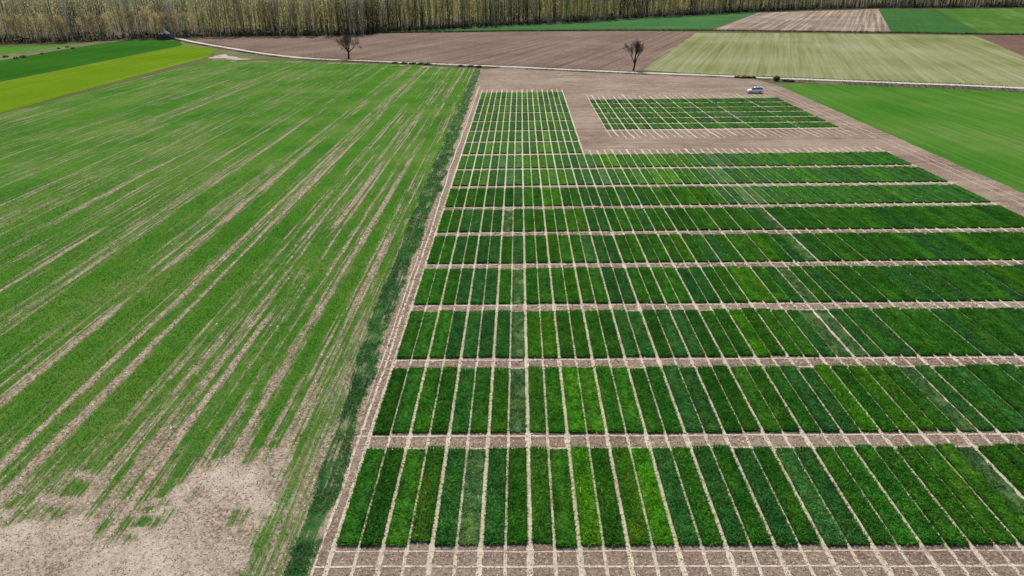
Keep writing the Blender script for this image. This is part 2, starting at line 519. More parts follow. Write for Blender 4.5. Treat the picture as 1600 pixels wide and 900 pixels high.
def cover(X, Y):
    """share of the ground hidden by crop, 0..1"""
    wob = 0.25 * (fbm(Y * 0.05, Y * 0 + 1.0, 91, 3) - 0.5)
    x = X + wob
    near = sstep(-50, -12, X)
    c = 0.93 + 0.30 * (fbm(x * 0.10, Y * 0.016, 1) - 0.5)
    rough_ = sstep(0.35, 0.65, fbm(x * 0.09, Y * 0.02, 45, 3)) * near + sstep(62, 40, Y) * near * 0.25
    n1 = fbm(x * 0.55, Y * 0.010, 21, 4)
    c = c - (0.16 + 0.24 * near) * sstep(0.54, 0.74, n1)
    n2 = fbm(x * 2.6, Y * 0.018, 33, 3)
    c = c - (0.33 + 0.24 * near + 0.22 * rough_) * sstep(0.50, 0.72, n2)
    n3 = fbm(x * 4.2, Y * 0.05, 36, 2)
    c = c - (0.15 + 0.25 * rough_) * sstep(0.50, 0.80, n3)
    c = c - 0.16 * rough_
    c = np.maximum(c, 0.24 + 0.30 * fbm(x * 2.5, Y * 0.2, 43, 2) + 0.06 * near)
    for tx, w, s in TRAM:
        br = (0.15 if s < 0.78 else 0.6) + (0.85 if s < 0.78 else 0.4) * sstep(0.35, 0.62, fbm(Y * 0.05, Y * 0 + tx, 77, 4))
        edge = np.exp(-((np.abs(x - tx + 0.35 * w * (fbm(Y * 0.6, Y * 0 + tx, 5, 2) - 0.5)) / w) ** 3))
        fade = 1.0 - 0.62 * sstep(90, 200, Y)
        c = c - s * br * edge * fade
    c = c + 0.30 * (fbm(x * 1.6, Y * 0.25, 39, 3) - 0.5) * (0.35 + near) + 0.35 * (fbm(x * 3.0, Y * 1.3, 41, 2) - 0.5) * near
    # lush strips
    for tx, w, s in ((-8.4, 0.55, 0.8), (-29.4, 1.6, 0.45), (-21.8, 1.2, 0.4), (-12.1, 0.5, 0.3), (-22.5, 1.0, 0.2), (-37.5, 2.0, 0.3)):
        c = c + s * np.exp(-((x - tx) / w) ** 4) * sstep(38, 55, Y)
    # bare headland
    sd = poly_sd(X, Y, BARE)
    sdn = sd + 3.0 * (fbm(X * 0.30, Y * 0.22, 61, 4) - 0.5) * 2 + 1.0 * (fbm(X * 1.4, Y * 1.0, 62, 3) - 0.5) * 2
    bare = sstep(-1.8, 2.4, sdn)
    isl = sstep(0.54, 0.66, fbm(X * 0.34, Y * 0.6, 66, 3)) * sstep(4.8, 1.2, sd)
    bare = bare * (1 - 0.75 * isl)
    c = c - 0.08 * sstep(-9.0, -1.0, sd)
    for ix_, iy_, iw, ih in ISLES:
        bare = bare * (1 - 0.85 * sstep(1.3, 0.5, np.hypot((X - ix_) / iw, (Y - iy_) / ih) + 0.9 * (fbm(X * 1.1, Y * 1.1, 81, 3) - 0.5)))
    c = c * (1 - bare)
    # thin, dusty right margin beside the lush strip
    thin = sstep(3.2, 1.2, strip_left_x(Y) - X + 1.2 * (fbm(X * 0.5, Y * 0.2, 67, 3) - 0.5)) * sstep(100, 50, Y)
    c = c * (1 - thin) + thin * (0.30 + 0.45 * fbm(X * 0.9, Y * 0.16, 68, 3))
    # far headland by the track
    dt = field_top(X) - Y
    c = c - 0.75 * sstep(5.5, 1.0, dt) * sstep(0.50, 0.66, fbm(X * 0.16, Y * 0.35, 70, 3))
    # lush strip
    s = sstep(-0.35, 0.15, X - strip_left_x(Y) + 1.0 * (fbm(Y * 0.3, Y * 0, 71, 4) - 0.5))
    s = s * sstep(0.35, -0.25, X - strip_right_x(Y) + 1.5 * (fbm(Y * 0.3, Y * 0 + 4, 72, 4) - 0.5))
    lush = s * (0.15 + 1.15 * fbm(X * 1.1, Y * 0.5, 73, 4))
    c = np.maximum(c * (1 - sstep(0, 0.3, X - strip_left_x(Y))), np.clip(lush, 0, 1.05))
    return c, s, bare


# near to far spacing follows the viewing distance
ys = [9.0]
while ys[-1] < 322:
    ys.append(ys[-1] + max(0.12, ys[-1] * 0.0042))
ys = np.array(ys)
xs = [-1.0]
while xs[-1] > -131:
    xs.append(xs[-1] - (0.13 if xs[-1] > -40 else 0.13 + (-40 - xs[-1]) * 0.006))
xs = np.array(xs[::-1])
XX, YY = np.meshgrid(xs, ys)
c_, s_, b_ = cover(XX, YY)
relief = 0.035 * (fbm(XX * 2.2, YY * 2.2, 12, 2) - 0.5) + 0.02 * (fbm(XX * 4.0, YY * 0.2, 13, 2) - 0.5)
Zg = 0.045 + relief
nx, ny = len(xs), len(ys)
idx = np.arange(nx * ny).reshape(ny, nx)
Q = np.stack([idx[:-1, :-1], idx[:-1, 1:], idx[1:, 1:], idx[1:, :-1]], -1).reshape(-1, 4)
qx = XX.ravel()[Q].mean(1); qy = YY.ravel()[Q].mean(1)
right_lim = strip_right_x(qy) + 0.35
left_lim = np.interp(qy, [0, 189, 320], [-130.5, -128.5, -125.4]) + 0.5
keep = (qx < right_lim) & (qx > left_lim) & (qy < field_top(qx) + 0.8 * (fbm(qx * 0.2, qx * 0, 15, 3) - 0.5))
# leave out ground that lies far outside the view on the left
pxq = project(qx, qy)[0]
keep &= (pxq > -420)
Q = Q[keep]
used = np.unique(Q); remap = np.full(nx * ny, -1); remap[used] = np.arange(len(used))
V = np.stack([XX.ravel(), YY.ravel(), Zg.ravel()], 1)[used]
t = NT('striped crop and soil')
cv = t.attr('cover'); lu = t.attr('lush'); br_ = t.attr('bare')
v = t.coords()
nf = t.noise(v, 3.2, 5, 0.75)
ns = t.noise(t.coords(0, (4.5, 0.10, 1)), 1.0, 3, 0.65)
nb = t.noise(v, 0.05, 4, 0.6)
nm = t.noise(v, 0.6, 4, 0.65)
nd = t.noise(t.coords(DEG(-38), (2.6, 0.5, 1)), 1.0, 4, 0.65)
f = t.math('ADD', cv, t.math('MULTIPLY', t.math('SUBTRACT', nf, 0.5), 1.9))
f = t.math('ADD', f, t.math('MULTIPLY', t.math('SUBTRACT', ns, 0.5), 2.0))
msk = t.ramp(f, [(0.35, 0.0), (0.69, 1.0)])
green = t.ramp(t.math('ADD', t.math('MULTIPLY', nb, 0.55), t.math('ADD', t.math('MULTIPLY', nm, 0.25), t.math('MULTIPLY', ns, 0.25))),
               [(0.36, (0.032, 0.120, 0.014)), (0.52, (0.064, 0.175, 0.018)), (0.66, (0.125, 0.200, 0.038))])
green = t.mix(lu, green, t.ramp(nm, [(0.38, (0.026, 0.098, 0.022)), (0.62, (0.062, 0.150, 0.036))]))
soilc = t.ramp(t.math('ADD', t.math('MULTIPLY', t.math('SUBTRACT', nf, 0.14), 1.0), t.math('ADD', t.math('MULTIPLY', nm, 0.15), t.math('MULTIPLY', t.math('SUBTRACT', nd, 0.3), 0.35))), [(0.38, (0.13, 0.088, 0.064)), (0.50, SOIL_TAN), (0.64, SOIL_PALE), (0.74, (0.58, 0.47, 0.37))])
nl = t.noise(t.coords(DEG(-35), (0.35, 0.14, 1)), 1.0, 3, 0.5)
soilc = t.mix(t.math('MULTIPLY', br_, t.ramp(nl, [(0.36, 0.0), (0.70, 0.75)])), soilc, (0.60, 0.50, 0.385))
m_striped = t.finish(t.mix(msk, soilc, green), 1.0, nf, 1.0, 0.14, 0.0)
me = mesh_np('striped_field', V, remap[Q], [m_striped], True)
add_attr(me, 'cover', c_.ravel()[used]); add_attr(me, 'lush', s_.ravel()[used]); add_attr(me, 'bare', b_.ravel()[used])
link('striped_field', me, kind='structure')


def blades(P, h, w, lean, rot=None, seed=1, tip=True):
    """one thin upright triangle pair per point: returns V,T, per-vertex shade factor painting tips lighter than bases"""
    r = np.random.default_rng(seed)
    n = len(P)
    a = r.uniform(0, np.pi, n) if rot is None else rot
    d = np.stack([np.cos(a), np.sin(a), np.zeros(n)], 1) * (w[:, None] / 2)
    lx = r.normal(0, 1, (n, 2)) * lean[:, None]
    top = P + np.stack([lx[:, 0], lx[:, 1], h], 1)
    V = np.stack([P - d, P + d, top], 1).reshape(-1, 3)
    T = np.arange(3 * n).reshape(-1, 3)
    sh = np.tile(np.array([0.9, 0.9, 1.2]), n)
    return V, T, sh


m_grass = blade_material('grass blades', True, 0.35, 0.45)


def scatter_grass(name, X, Y, hgt, wid, colr, label, category='grass', z=0.03, seed=3):
    P = np.stack([X, Y, np.full(len(X), z)], 1)
    V, T, sh = blades(P, hgt, wid, hgt * 0.9, seed=seed)
    me = mesh_np(name, V, T, [m_grass])
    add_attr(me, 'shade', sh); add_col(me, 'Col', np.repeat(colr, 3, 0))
    return link(name, me, kind='stuff', label=label, category=category)


# sample points uniformly in the picture-like density (denser near the camera)
def field_samples(n, y0, y1, x0, x1, r):
    u = r.uniform(0, 1, n)
    Y = 1 / (1 / y0 + u * (1 / y1 - 1 / y0))
    X = r.uniform(x0, x1, n)
    return X, Y


r1 = np.random.default_rng(31)
X, Y = field_samples(800000, 26, 150, -75, -2.0, r1)
px, py = project(X, Y)
ok = (px > -120) & (X < strip_left_x(Y)) & (Y < field_top(X) - 1)
X, Y = X[ok], Y[ok]
c, s, b = cover(X, Y)
row = 0.5 + 0.5 * np.cos(X * 2 * np.pi / 0.34)
ok = r1.uniform(0, 1, len(X)) < np.clip((c - 0.25) * 1.1, 0, 1) * (0.35 + 0.65 * row) * 0.75 * sstep(150, 70, Y)
X, Y = X[ok], Y[ok]
n = len(X)
k = fbm(X * 0.12, Y * 0.03, 8, 3)[:, None]
colr = (1 - k) * np.array([0.060, 0.165, 0.016]) + k * np.array([0.125, 0.265, 0.026])
colr = colr * r1.uniform(0.75, 1.3, (n, 1))
sc = np.clip(Y / 45, 0.8, 3)
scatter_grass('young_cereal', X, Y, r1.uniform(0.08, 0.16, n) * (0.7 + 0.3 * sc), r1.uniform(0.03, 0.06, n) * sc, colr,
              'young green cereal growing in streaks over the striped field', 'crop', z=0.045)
# lush strip along the trial
X, Y = field_samples(110000, 20, 275, -5.6, -0.8, r1)
c, s, b = cover(X, Y)
px, py = project(X, Y)
ok = (s > 0.25) & (r1.uniform(0, 1, len(X)) < s * sstep(0.25, 0.6, fbm(X * 0.9, Y * 0.35, 73, 3))) & (py < 960)
X, Y = X[ok], Y[ok]; n = len(X)
k = fbm(X * 0.6, Y * 0.15, 9, 3)[:, None]
colr = (1 - k) * np.array([0.045, 0.165, 0.042]) + k * np.array([0.13, 0.29, 0.085])
sc = np.clip(Y / 45, 0.8, 3)
scatter_grass('margin_grass', X, Y, r1.uniform(0.08, 0.22, n), r1.uniform(0.04, 0.09, n) * sc, colr * r1.uniform(0.5, 1.5, (n, 1)),
              'dark blue green grass strip between the striped field and the plots', 'grass', z=0.04)

# ------------------------------------------------------------------ wheel tracks on the trial ground
m_track = soil_material('dry wheel track', (0.40, 0.315, 0.22), (0.61, 0.505, 0.37), (0.73, 0.63, 0.48), big=0.3, clod=3.0)


def line_x(k, Y):
    base = 1.52 * k - 0.0006 * k * k - 0.08
    return base + (k / 16.0) * 0.55 * float(np.clip((Y - 140) / 80, 0, 1))


ROW0, PITCH = 33.0, 11.63
NCOL, NNAR, NROW = 56, 16, 9
row_near = [ROW0 + PITCH * i for i in range(16)]
row_len = [9.45 if i < 7 else (9.75 if i < 9 else 10.1) for i in range(16)]


def track(P, hw, z, seed):
    P = np.asarray(P, float)
    n = len(P)
    s = np.concatenate([[0], np.cumsum(np.linalg.norm(np.diff(P, axis=0), axis=1))])
    jag = 0.42
    wl = hw * (1 + jag * (fbm(s * 3.1, s * 0 + 3.3, seed, 3) - 0.5) * 2.4)
    wr = hw * (1 + jag * (fbm(s * 3.1, s * 0 + 9.1, seed + 5, 3) - 0.5) * 2.4)
    A = offset_line(P, -wl); B = offset_line(P, wr)
    V = np.zeros((2 * n, 3)); V[:n, :2] = A; V[n:, :2] = B; V[:, 2] = z
    i = np.arange(n - 1)
    me = mesh_np('wheel_track', V, np.stack([i, i + n, i + n + 1, i + 1], 1), [m_track])
    return link('wheel_track', me, soil_o)


def step_for(Y):
    return max(0.22, Y * 0.006)


def ygrid(y0, y1):
    o = [y0]
    while o[-1] < y1:
        o.append(o[-1] + step_for(o[-1]))
    return np.array(o)


for k in range(0, NCOL + 1):
    y1 = 222.5 + 2.2 * random.random() if k <= NNAR else 139.5 + random.random()
    yy = ygrid(14.0, y1)
    wide = 0.165 if k % 2 == 0 else 0.105
    if k in (8, 10, 16, 22, 30):
        wide *= 1.25
    xx = np.array([line_x(k, y) for y in yy]) + 0.10 * (fbm(yy * 0.25, yy * 0 + k, 7, 3) - 0.5)
    track(np.stack([xx, yy], 1), wide, 0.010, k)
# wheelings beside the first plots and along the right hand path
for k, (xo, w) in enumerate(((-0.85, 0.10), (-1.25, 0.07))):
    yy = ygrid(14, 232)
    track(np.stack([xo - 0.5 * sstep(60, 140, yy) + 0.35 * (fbm(yy * 0.12, yy * 0 + k, 17, 3) - 0.5), yy], 1), w, 0.010, 200 + k)
for k, xo in enumerate((87.0, 88.8)):
    yy = ygrid(20, 236)
    track(np.stack([xo + 0.6 * (fbm(yy * 0.05, yy * 0 + k, 19, 3) - 0.5), yy], 1), 0.06, 0.010, 220 + k)
# cross tracks: two on the headland, one along each side of the alleys
def xgrid(x0, x1, st=0.28):
    return np.arange(x0, x1, st)


def cross(y, x0, x1, hw, seed, tilt=0.0):
    xx = xgrid(x0, x1, max(0.25, y * 0.006))
    track(np.stack([xx, y + tilt * (xx - x0) + 0.14 * (fbm(xx * 0.35, xx * 0 + seed, 23, 3) - 0.5)], 1), hw, 0.016, 300 + seed)


cross(32.45, -0.4, 84, 0.055, 1); cross(31.25, -1.4, 84, 0.075, 2); cross(28.3, -1.4, 84, 0.07, 3)
for i in range(1, 9):
    yb = row_near[i]
    cross(yb - 0.42, -0.5 if i > 2 else -1.6, 84.5, 0.07 + 0.0006 * yb, 10 + i)
    cross(row_near[i - 1] + row_len[i - 1] + 0.22, -0.5, 84.5, 0.055 + 0.0006 * yb, 30 + i)
cross(row_near[8] + row_len[8] + 0.5, 24.5, 85, 0.2, 45)
for i in range(9, 16):
    cross(row_near[i] - 0.75, -0.2, line_x(NNAR, row_near[i]) + 0.1, 0.27, 50 + i)
cross(row_near[15] + row_len[15] + 0.35, -0.2, 24.9, 0.2, 60)

# small block beside the van
SB_X0, SB_W, SB_N = 31.3, 53.0 / 35, 35
SB_WIDE = (1, 3, 5, 7, 10, 12, 15, 18, 22, 29)
SB_Y0, SB_P, SB_L, SB_R = 160.7, 7.22, 5.75, 6
for k in range(SB_N + 1):
    x0 = SB_X0 + SB_W * k
    ya, yb = SB_Y0 - 7.5 - 2.5 * random.random(), SB_Y0 + SB_R * SB_P + 4 + 4 * random.random()
    yy = ygrid(ya, yb)
    bend = 0.55 * sstep(SB_Y0 - 3, SB_Y0 - 10, yy) * (1 if k % 2 else 0.6)
    track(np.stack([x0 + bend + 0.12 * (fbm(yy * 0.3, yy * 0 + k, 29, 3) - 0.5), yy], 1), 0.17 if k in SB_WIDE else 0.09, 0.010, 400 + k)
for i in range(SB_R + 1):
    cross(SB_Y0 + SB_P * i - 0.72, SB_X0 - 0.3, SB_X0 + SB_W * SB_N + 0.3, 0.32, 70 + i)

# clods and straw on the open soil near the drone
r2 = np.random.default_rng(5)
X, Y = field_samples(150000, 24, 110, -30, 60, r2)
px, py = project(X, Y)
inplot = np.zeros(len(X), bool)
for i in range(9):
    inplot |= (Y > row_near[i] - 0.1) & (Y < row_near[i] + row_len[i] + 0.1) & (X > 0)
c, s, b = cover(X, Y)
ok = (px > -60) & (px < 1660) & (py < 960) & ~inplot & ((X > strip_right_x(Y)) | ((c < 0.45) & (s < 0.2)))
X, Y = X[ok][:70000], Y[ok][:70000]; n = len(X)
sz = r2.uniform(0.02, 0.075, n) * np.clip(Y / 40, 0.8, 2)
tet = np.array([(-1, -0.6, 0), (1, -0.6, 0), (0, 1, 0), (0, 0, 0.9)])
rot = r2.uniform(0, 6.28, n); cs, sn = np.cos(rot), np.sin(rot)
tv = tet[None] * sz[:, None, None] * r2.uniform(0.6, 1.5, (n, 4, 3))
Vx = tv[..., 0] * cs[:, None] - tv[..., 1] * sn[:, None] + X[:, None]
Vy = tv[..., 0] * sn[:, None] + tv[..., 1] * cs[:, None] + Y[:, None]
zb = np.where(X < strip_right_x(Y) + 0.3, 0.045, 0.012)
V = np.stack([Vx, Vy, np.maximum(tv[..., 2], 0) + zb[:, None]], -1).reshape(-1, 3)
T = (np.array([(0, 1, 3), (1, 2, 3), (2, 0, 3)])[None] + 4 * np.arange(n)[:, None, None]).reshape(-1, 3)
kk = r2.uniform(0, 1, n)[:, None]
colr = np.where(kk < 0.45, np.array(SOIL_BROWN), np.where(kk < 0.8, np.array(SOIL_TAN), np.array((0.60, 0.50, 0.37)))) * r2.uniform(0.8, 1.2, (n, 1))
m_clod = flat_col_material('soil clods')
me = mesh_np('soil_clods', V, T, [m_clod]); add_col(me, 'Col', np.repeat(colr, 4, 0))
link('soil_clods', me, kind='stuff', label='small clods and straw bits lying on the bare soil', category='soil')

# ------------------------------------------------------------------ crop plots
m_crop = blade_material('crop leaves', False, 0.30, 0.6)
m_crop_far = blade_material('distant crop leaves', True, 0.30, 0.42)
CROP_H = 0.27
PLOT_W = 1.27


def plot_geo(w, l, h, seed, nbl, gx, gy, sparse=0.0, blade=0.05, rows=True, lines=False, gap=None):
    """a bumpy canopy with leaf blades standing out of it"""
    r = np.random.default_rng(seed)
    u = np.linspace(0, 1, gx); v_ = np.linspace(0, 1, gy)
    U, W = np.meshgrid(u, v_)
    x = (U - 0.5) * w; y = W * l
    drill = 0.5 + 0.5 * np.cos((U * 6 - 0.5) * 2 * np.pi)
    z = h * (0.60 + 0.42 * (fbm(x * 4.0 + seed, y * 4.0, seed, 2) - 0.35)) - (0.0 if not rows else 0.09 * (1 - drill))
    if sparse > 0:
        z = h * (-0.42 + 1.15 * fbm(x * 3.0, y * 1.6, seed + 3, 3) + 0.15 * drill)
    if lines:
        z = h * (0.05 + 0.62 * drill * (0.6 + 0.6 * fbm(x * 2.0, y * 1.2, seed + 4, 3)))
    if gap:
        z = np.where((W > gap[0]) & (W < gap[1]), -0.03, z)
    x = x + 0.05 * (fbm(y * 2.5, x * 0 + seed, seed + 5, 3) - 0.5) * (np.abs(U - 0.5) > 0.45)
    yj = 0.42 * (fbm(x * 3.0, y * 0 + seed, seed + 6, 3) - 0.5)
    y = y + yj * ((W < 0.01) | (W > 0.99))
    # skirts
    idx = np.arange(gx * gy).reshape(gy, gx)
    V = [np.stack([x, y, z], -1).reshape(-1, 3)]
    T = [np.stack([idx[:-1, :-1], idx[:-1, 1:], idx[1:, 1:]], -1).reshape(-1, 3), np.stack([idx[:-1, :-1], idx[1:, 1:], idx[1:, :-1]], -1).reshape(-1, 3)]
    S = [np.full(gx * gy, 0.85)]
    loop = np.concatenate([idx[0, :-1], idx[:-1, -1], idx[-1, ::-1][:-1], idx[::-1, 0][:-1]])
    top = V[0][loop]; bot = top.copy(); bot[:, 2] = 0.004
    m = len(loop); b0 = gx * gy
    V.append(bot); S.append(np.full(m, 0.5))  # shading put into the colour: foot of the skirt darker than the canopy
    i = np.arange(m); j = (i + 1) % m
    T.append(np.stack([loop[i], b0 + i, b0 + j], 1)); T.append(np.stack([loop[i], b0 + j, loop[j]], 1))
    base = b0 + m
    # blades
    if rows:
        rr = r.integers(0, 6, nbl); bu = (rr + 0.5) / 6 + r.normal(0, 0.028, nbl)
    else:
        bu = r.uniform(0, 1, nbl)
    bu = np.clip(bu, 0.0, 1.0); bw = r.uniform(0, 1, nbl)
    edge = r.uniform(0, 1, nbl) < 0.10
    side = r.uniform(0, 1, nbl)
    bw = np.where(edge & (side < 0.5), r.uniform(0, 0.008, nbl), bw)
    bw = np.where(edge & (side >= 0.5) & (side < 0.65), r.uniform(0.992, 1, nbl), bw)
    bu = np.where(edge & (side >= 0.65) & (side < 0.82), 0.0, bu); bu = np.where(edge & (side >= 0.82), 1.0, bu)
    px_ = (bu - 0.5) * w; py_ = bw * l
    if sparse > 0:
        kp = fbm(px_ * 2.0, py_ * 0.9, seed + 9, 3) > 0.5 * sparse + 0.12
        px_, py_, bw = px_[kp], py_[kp], bw[kp]
    if gap:
        kp = (py_ / l < gap[0]) | (py_ / l > gap[1])
        px_, py_, bw = px_[kp], py_[kp], bw[kp]
    n = len(px_)
    zz = h * (0.45 + 0.2 * fbm(px_ * 2.2 + seed, py_ * 2.2, seed, 3))
    zz = np.where((bw[:n] < 0.01) & (sparse == 0), zz * 0.5, zz) if sparse == 0 else zz * 0.5
    hh = h * r.uniform(0.25, 0.62, n)
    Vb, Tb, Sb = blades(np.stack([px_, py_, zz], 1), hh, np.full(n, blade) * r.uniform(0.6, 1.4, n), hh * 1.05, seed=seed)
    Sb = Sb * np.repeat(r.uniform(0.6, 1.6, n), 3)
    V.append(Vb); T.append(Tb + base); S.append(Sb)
    return np.concatenate(V), np.concatenate(T), np.concatenate(S)


def plot_mesh(seed, l, sparse, rows, nbl=4200, lines=False, gap=None):
    V, T, S = plot_geo(PLOT_W, l, CROP_H, seed, nbl, 25 if lines else 13, 80, sparse, 0.085, rows, lines, gap)
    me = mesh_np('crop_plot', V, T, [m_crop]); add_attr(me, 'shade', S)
    return me


variants = {0: [plot_mesh(100 + i, 9.45, 0.0, i % 3 != 2) for i in range(7)],
            1: [plot_mesh(130 + i, 9.45, 0.55, True) for i in range(3)],
            2: [plot_mesh(150 + i, 9.45, 0.0, True, 2600, True) for i in range(2)]}

GAPPED2 = plot_mesh(171, 9.45, 0.55, True, gap=(0.80, 0.96))
GAPPED = plot_mesh(170, 9.45, 0.0, True, gap=(0.43, 0.475))

PAL = {'d': ((0.050, 0.197, 0.017), 'dark green'), 'b': ((0.052, 0.191, 0.031), 'dark bluish green'), 'm': ((0.061, 0.226, 0.016), 'mid green'),
       'l': ((0.090, 0.278, 0.013), 'bright green'), 'o': ((0.081, 0.232, 0.015), 'olive green'), 's': ((0.104, 0.215, 0.056), 'thin greyish green'),
       'r': ((0.070, 0.209, 0.017), 'row-striped green'), 't': ((0.086, 0.249, 0.051), 'pale bluish green')}
ROWS = [  # colour of each plot from the striped field outwards, nearest row first
    'ddmrbsbmrmlmolbdbdbdtbddddmoosmd',
    'ddmdbdmsrmllmmmdbbddmddbbldlodsbdbddbm',
    'mmmbbbbsllmmmdbbdbbdmdlmmmbssbdbdmdmbddmbd',
    'mmdbbbmsmmmlmmbbmdmmbbdmllmbsdbdddmmbbdbddmbd',
    'mmbdbbmtmmlmmtbbmmdmmlmbbmmoldbsbddmdddmmmbbbdlmdd',
    'mmbbbbsmmmmmllbbdmmbmmddmmmmmobsbdddmmmdmmdbddmmdmmmdddd',
    'mmmdbdbtmmllmmbbbdtmbmlmmllmmbbssdbdmmddmmmmdddmmbdbmbdd',
    'mmdmdbtbmmlmlmbbbtbmmmmlllmmdbstbdmbdmmdlmmbddbdmmmbmddd',
    'mmddbtttlmlmmbbdtmllmdmmllmommdbsbbmbdmmdlmmmmmdmmbdmddd']
r3 = np.random.default_rng(77)
for i in range(9):
    while len(ROWS[i]) < NCOL:
        ROWS[i] += 'dmdbmlbdomdb'[r3.integers(0, 12)]
ORD = ['first', 'second', 'third', 'fourth', 'fifth', 'sixth', 'seventh', 'eighth', 'ninth', 'tenth', 'eleventh', 'twelfth', 'thirteenth', 'fourteenth',
       'fifteenth', 'sixteenth', 'seventeenth', 'eighteenth', 'nineteenth']
TENS = {2: 'twent', 3: 'thirt', 4: 'fort', 5: 'fift'}


def ordinal(n):
    if n < 20:
        return ORD[n - 1]
    a_, b2 = divmod(n, 10)
    return TENS[a_] + ('ieth' if b2 == 0 else 'y-' + ORD[b2 - 1])


def jitter(c, r, amt=0.14):
    k = 1 + r.uniform(-amt, amt)
    return tuple(float(v * k * (1 + r.uniform(-0.06, 0.06))) for v in c)


cells = []
for i in range(9):
    for k in range(NCOL):
        x0, x1 = line_x(k, row_near[i]), line_x(k + 1, row_near[i])
        px, py = project((x0 + x1) / 2, row_near[i] + row_len[i] / 2)
        pl = max(project(x0, row_near[i])[0], -9), min(project(x0, row_near[i] + row_len[i])[0], 1e9)
        vis = min(pl) < 1598
        cells.append((not vis, i, k))
far_cells = []
count = 0
protoN = {}
for hid, i, k in sorted(cells):
    x0, x1 = line_x(k, row_near[i]), line_x(k + 1, row_near[i])
    gl = 0.155 if k % 2 == 0 else 0.10; gr = 0.10 if k % 2 == 0 else 0.155
    xa, xb = x0 + gl, x1 - gr
    code = ROWS[i][k]
    colr = jitter(PAL[code][0], r3)
    y0 = row_near[i] + r3.normal(0, 0.07); ln = row_len[i] + r3.normal(0, 0.10)
    hz = {'s': 0.75, 'l': 1.05, 'b': 0.95}.get(code, 1.0) * r3.uniform(0.86, 1.14)
    if hid or count >= 300:
        far_cells.append((xa, xb, y0, ln, CROP_H * hz, colr, 0.5 if code == 's' else 0.0)); continue
    grp = 1 if code == 's' else (2 if code == 'r' else 0)
    vi = int(r3.integers(0, len(variants[grp])))
    gapped = (i == 1 and k == 3)
    o = bpy.data.objects.new('crop_plot', GAPPED if gapped else GAPPED2 if (i == 2 and k in (27, 28)) else variants[grp][vi]); COL.objects.link(o)
    o.location = ((xa + xb) / 2, y0, 0.02)
    flip = 1
    o.scale = ((xb - xa) / PLOT_W * flip, ln / 9.45, hz)
    o.color = (*colr, 1)
    o['label'] = f'{PAL[code][1]} crop plot {ordinal(k + 1)} from the striped field, {ordinal(i + 1)} row from the gridded headland'
    o['category'] = 'crop plot'; o['group'] = 'crop trial plots'
    count += 1
# narrow block further back and the block beside the van
pool = 'dmbdmlmbdomtbm'
for i in range(9, 16):
    for k in range(NNAR):
        x0, x1 = line_x(k, row_near[i]), line_x(k + 1, row_near[i])
        ch = pool[r3.integers(0, len(pool))]
        if i == 15:
            ch = 'oommbottlolmmdbt'[k]
        far_cells.append((x0 + 0.15, x1 - 0.15, row_near[i], row_len[i], CROP_H * r3.uniform(0.6, 0.9), jitter(PAL[ch][0], r3), 0.0))
for i in range(SB_R):
    for k in range(SB_N):
        ch = 'dmdbodmm'[r3.integers(0, 8)]
        if i == 2 and 20 <= k <= 24:
            ch = 's'
        far_cells.append((SB_X0 + SB_W * k + (0.21 if k in SB_WIDE else 0.10), SB_X0 + SB_W * (k + 1) - (0.21 if k + 1 in SB_WIDE else 0.10), SB_Y0 + SB_P * i, SB_L, CROP_H * 0.75 * r3.uniform(0.8, 1.15), jitter(PAL[ch][0], r3), 0.0))
low = [plot_geo(1.0, 9.45, 0.27, 500 + i, 420, 6, 22, 0.0, 0.10, i % 2 == 0) for i in range(6)]
Vs, Ts, Ss, Cs = [], [], [], []
nv = 0
for q, (xa, xb, y0, ln, hz, colr, sp_) in enumerate(far_cells):
    V, T, S = low[q % 6]
    V = V.copy()
    V[:, 0] = V[:, 0] * (xb - xa) + (xa + xb) / 2; V[:, 1] = V[:, 1] * ln / 9.45 + y0; V[:, 2] = V[:, 2] * hz / 0.27 + 0.02
    Vs.append(V); Ts.append(T + nv); Ss.append(S); Cs.append(np.tile(np.array(colr), (len(V), 1))); nv += len(V)
me = mesh_np('distant_crop_plots', np.concatenate(Vs), np.concatenate(Ts), [m_crop_far])
add_attr(me, 'shade', np.concatenate(Ss)); add_col(me, 'Col', np.concatenate(Cs))
link('distant_crop_plots', me, kind='stuff', label='small distant green crop plots in the far blocks of the trial', category='crop plot')

# ------------------------------------------------------------------ verge tufts along the track
r4 = np.random.default_rng(9)
n = 26000
q = r4.integers(0, len(road_d) - 1, n)
side = r4.uniform(0, 1, n) < 0.68
off = np.where(side, r4.uniform(1.9, 5.0, n), -r4.uniform(1.9, 3.0, n))
off = np.where(side & (road_d[q, 0] > 96), r4.uniform(1.9, 10, n), off)
T_ = np.gradient(road_d, axis=0); T_ /= np.linalg.norm(T_, axis=1)[:, None]
P = road_d[q] + np.stack([T_[q, 1], -T_[q, 0]], 1) * off[:, None] + r4.normal(0, 0.4, (n, 2))
dn = fbm(P[:, 0] * 0.09, P[:, 1] * 0.09, 55, 3)
ok = r4.uniform(0, 1, n) < sstep(0.35, 0.6, dn)
P = P[ok]; n = len(P)
kk = r4.uniform(0, 1, (n, 1))
colr = np.where(kk < 0.55, np.array([0.045, 0.05, 0.018]), np.where(kk < 0.85, np.array([0.09, 0.10, 0.03]), np.array([0.24, 0.20, 0.11]))) * r4.uniform(0.7, 1.3, (n, 1))
scatter_grass('verge_grass', P[:, 0], P[:, 1], r4.uniform(0.10, 0.34, n), r4.uniform(0.12, 0.3, n), colr,
              'dark rough grass along the verges of the dirt track', seed=8, z=0.02)
n = 9000
q = r4.integers(0, len(fm) - 1, n)
P = fm[q] + r4.normal(0, 1.0, (n, 2))
colr = np.tile(np.array([0.06, 0.06, 0.025]), (n, 1)) * r4.uniform(0.5, 1.6, (n, 1))
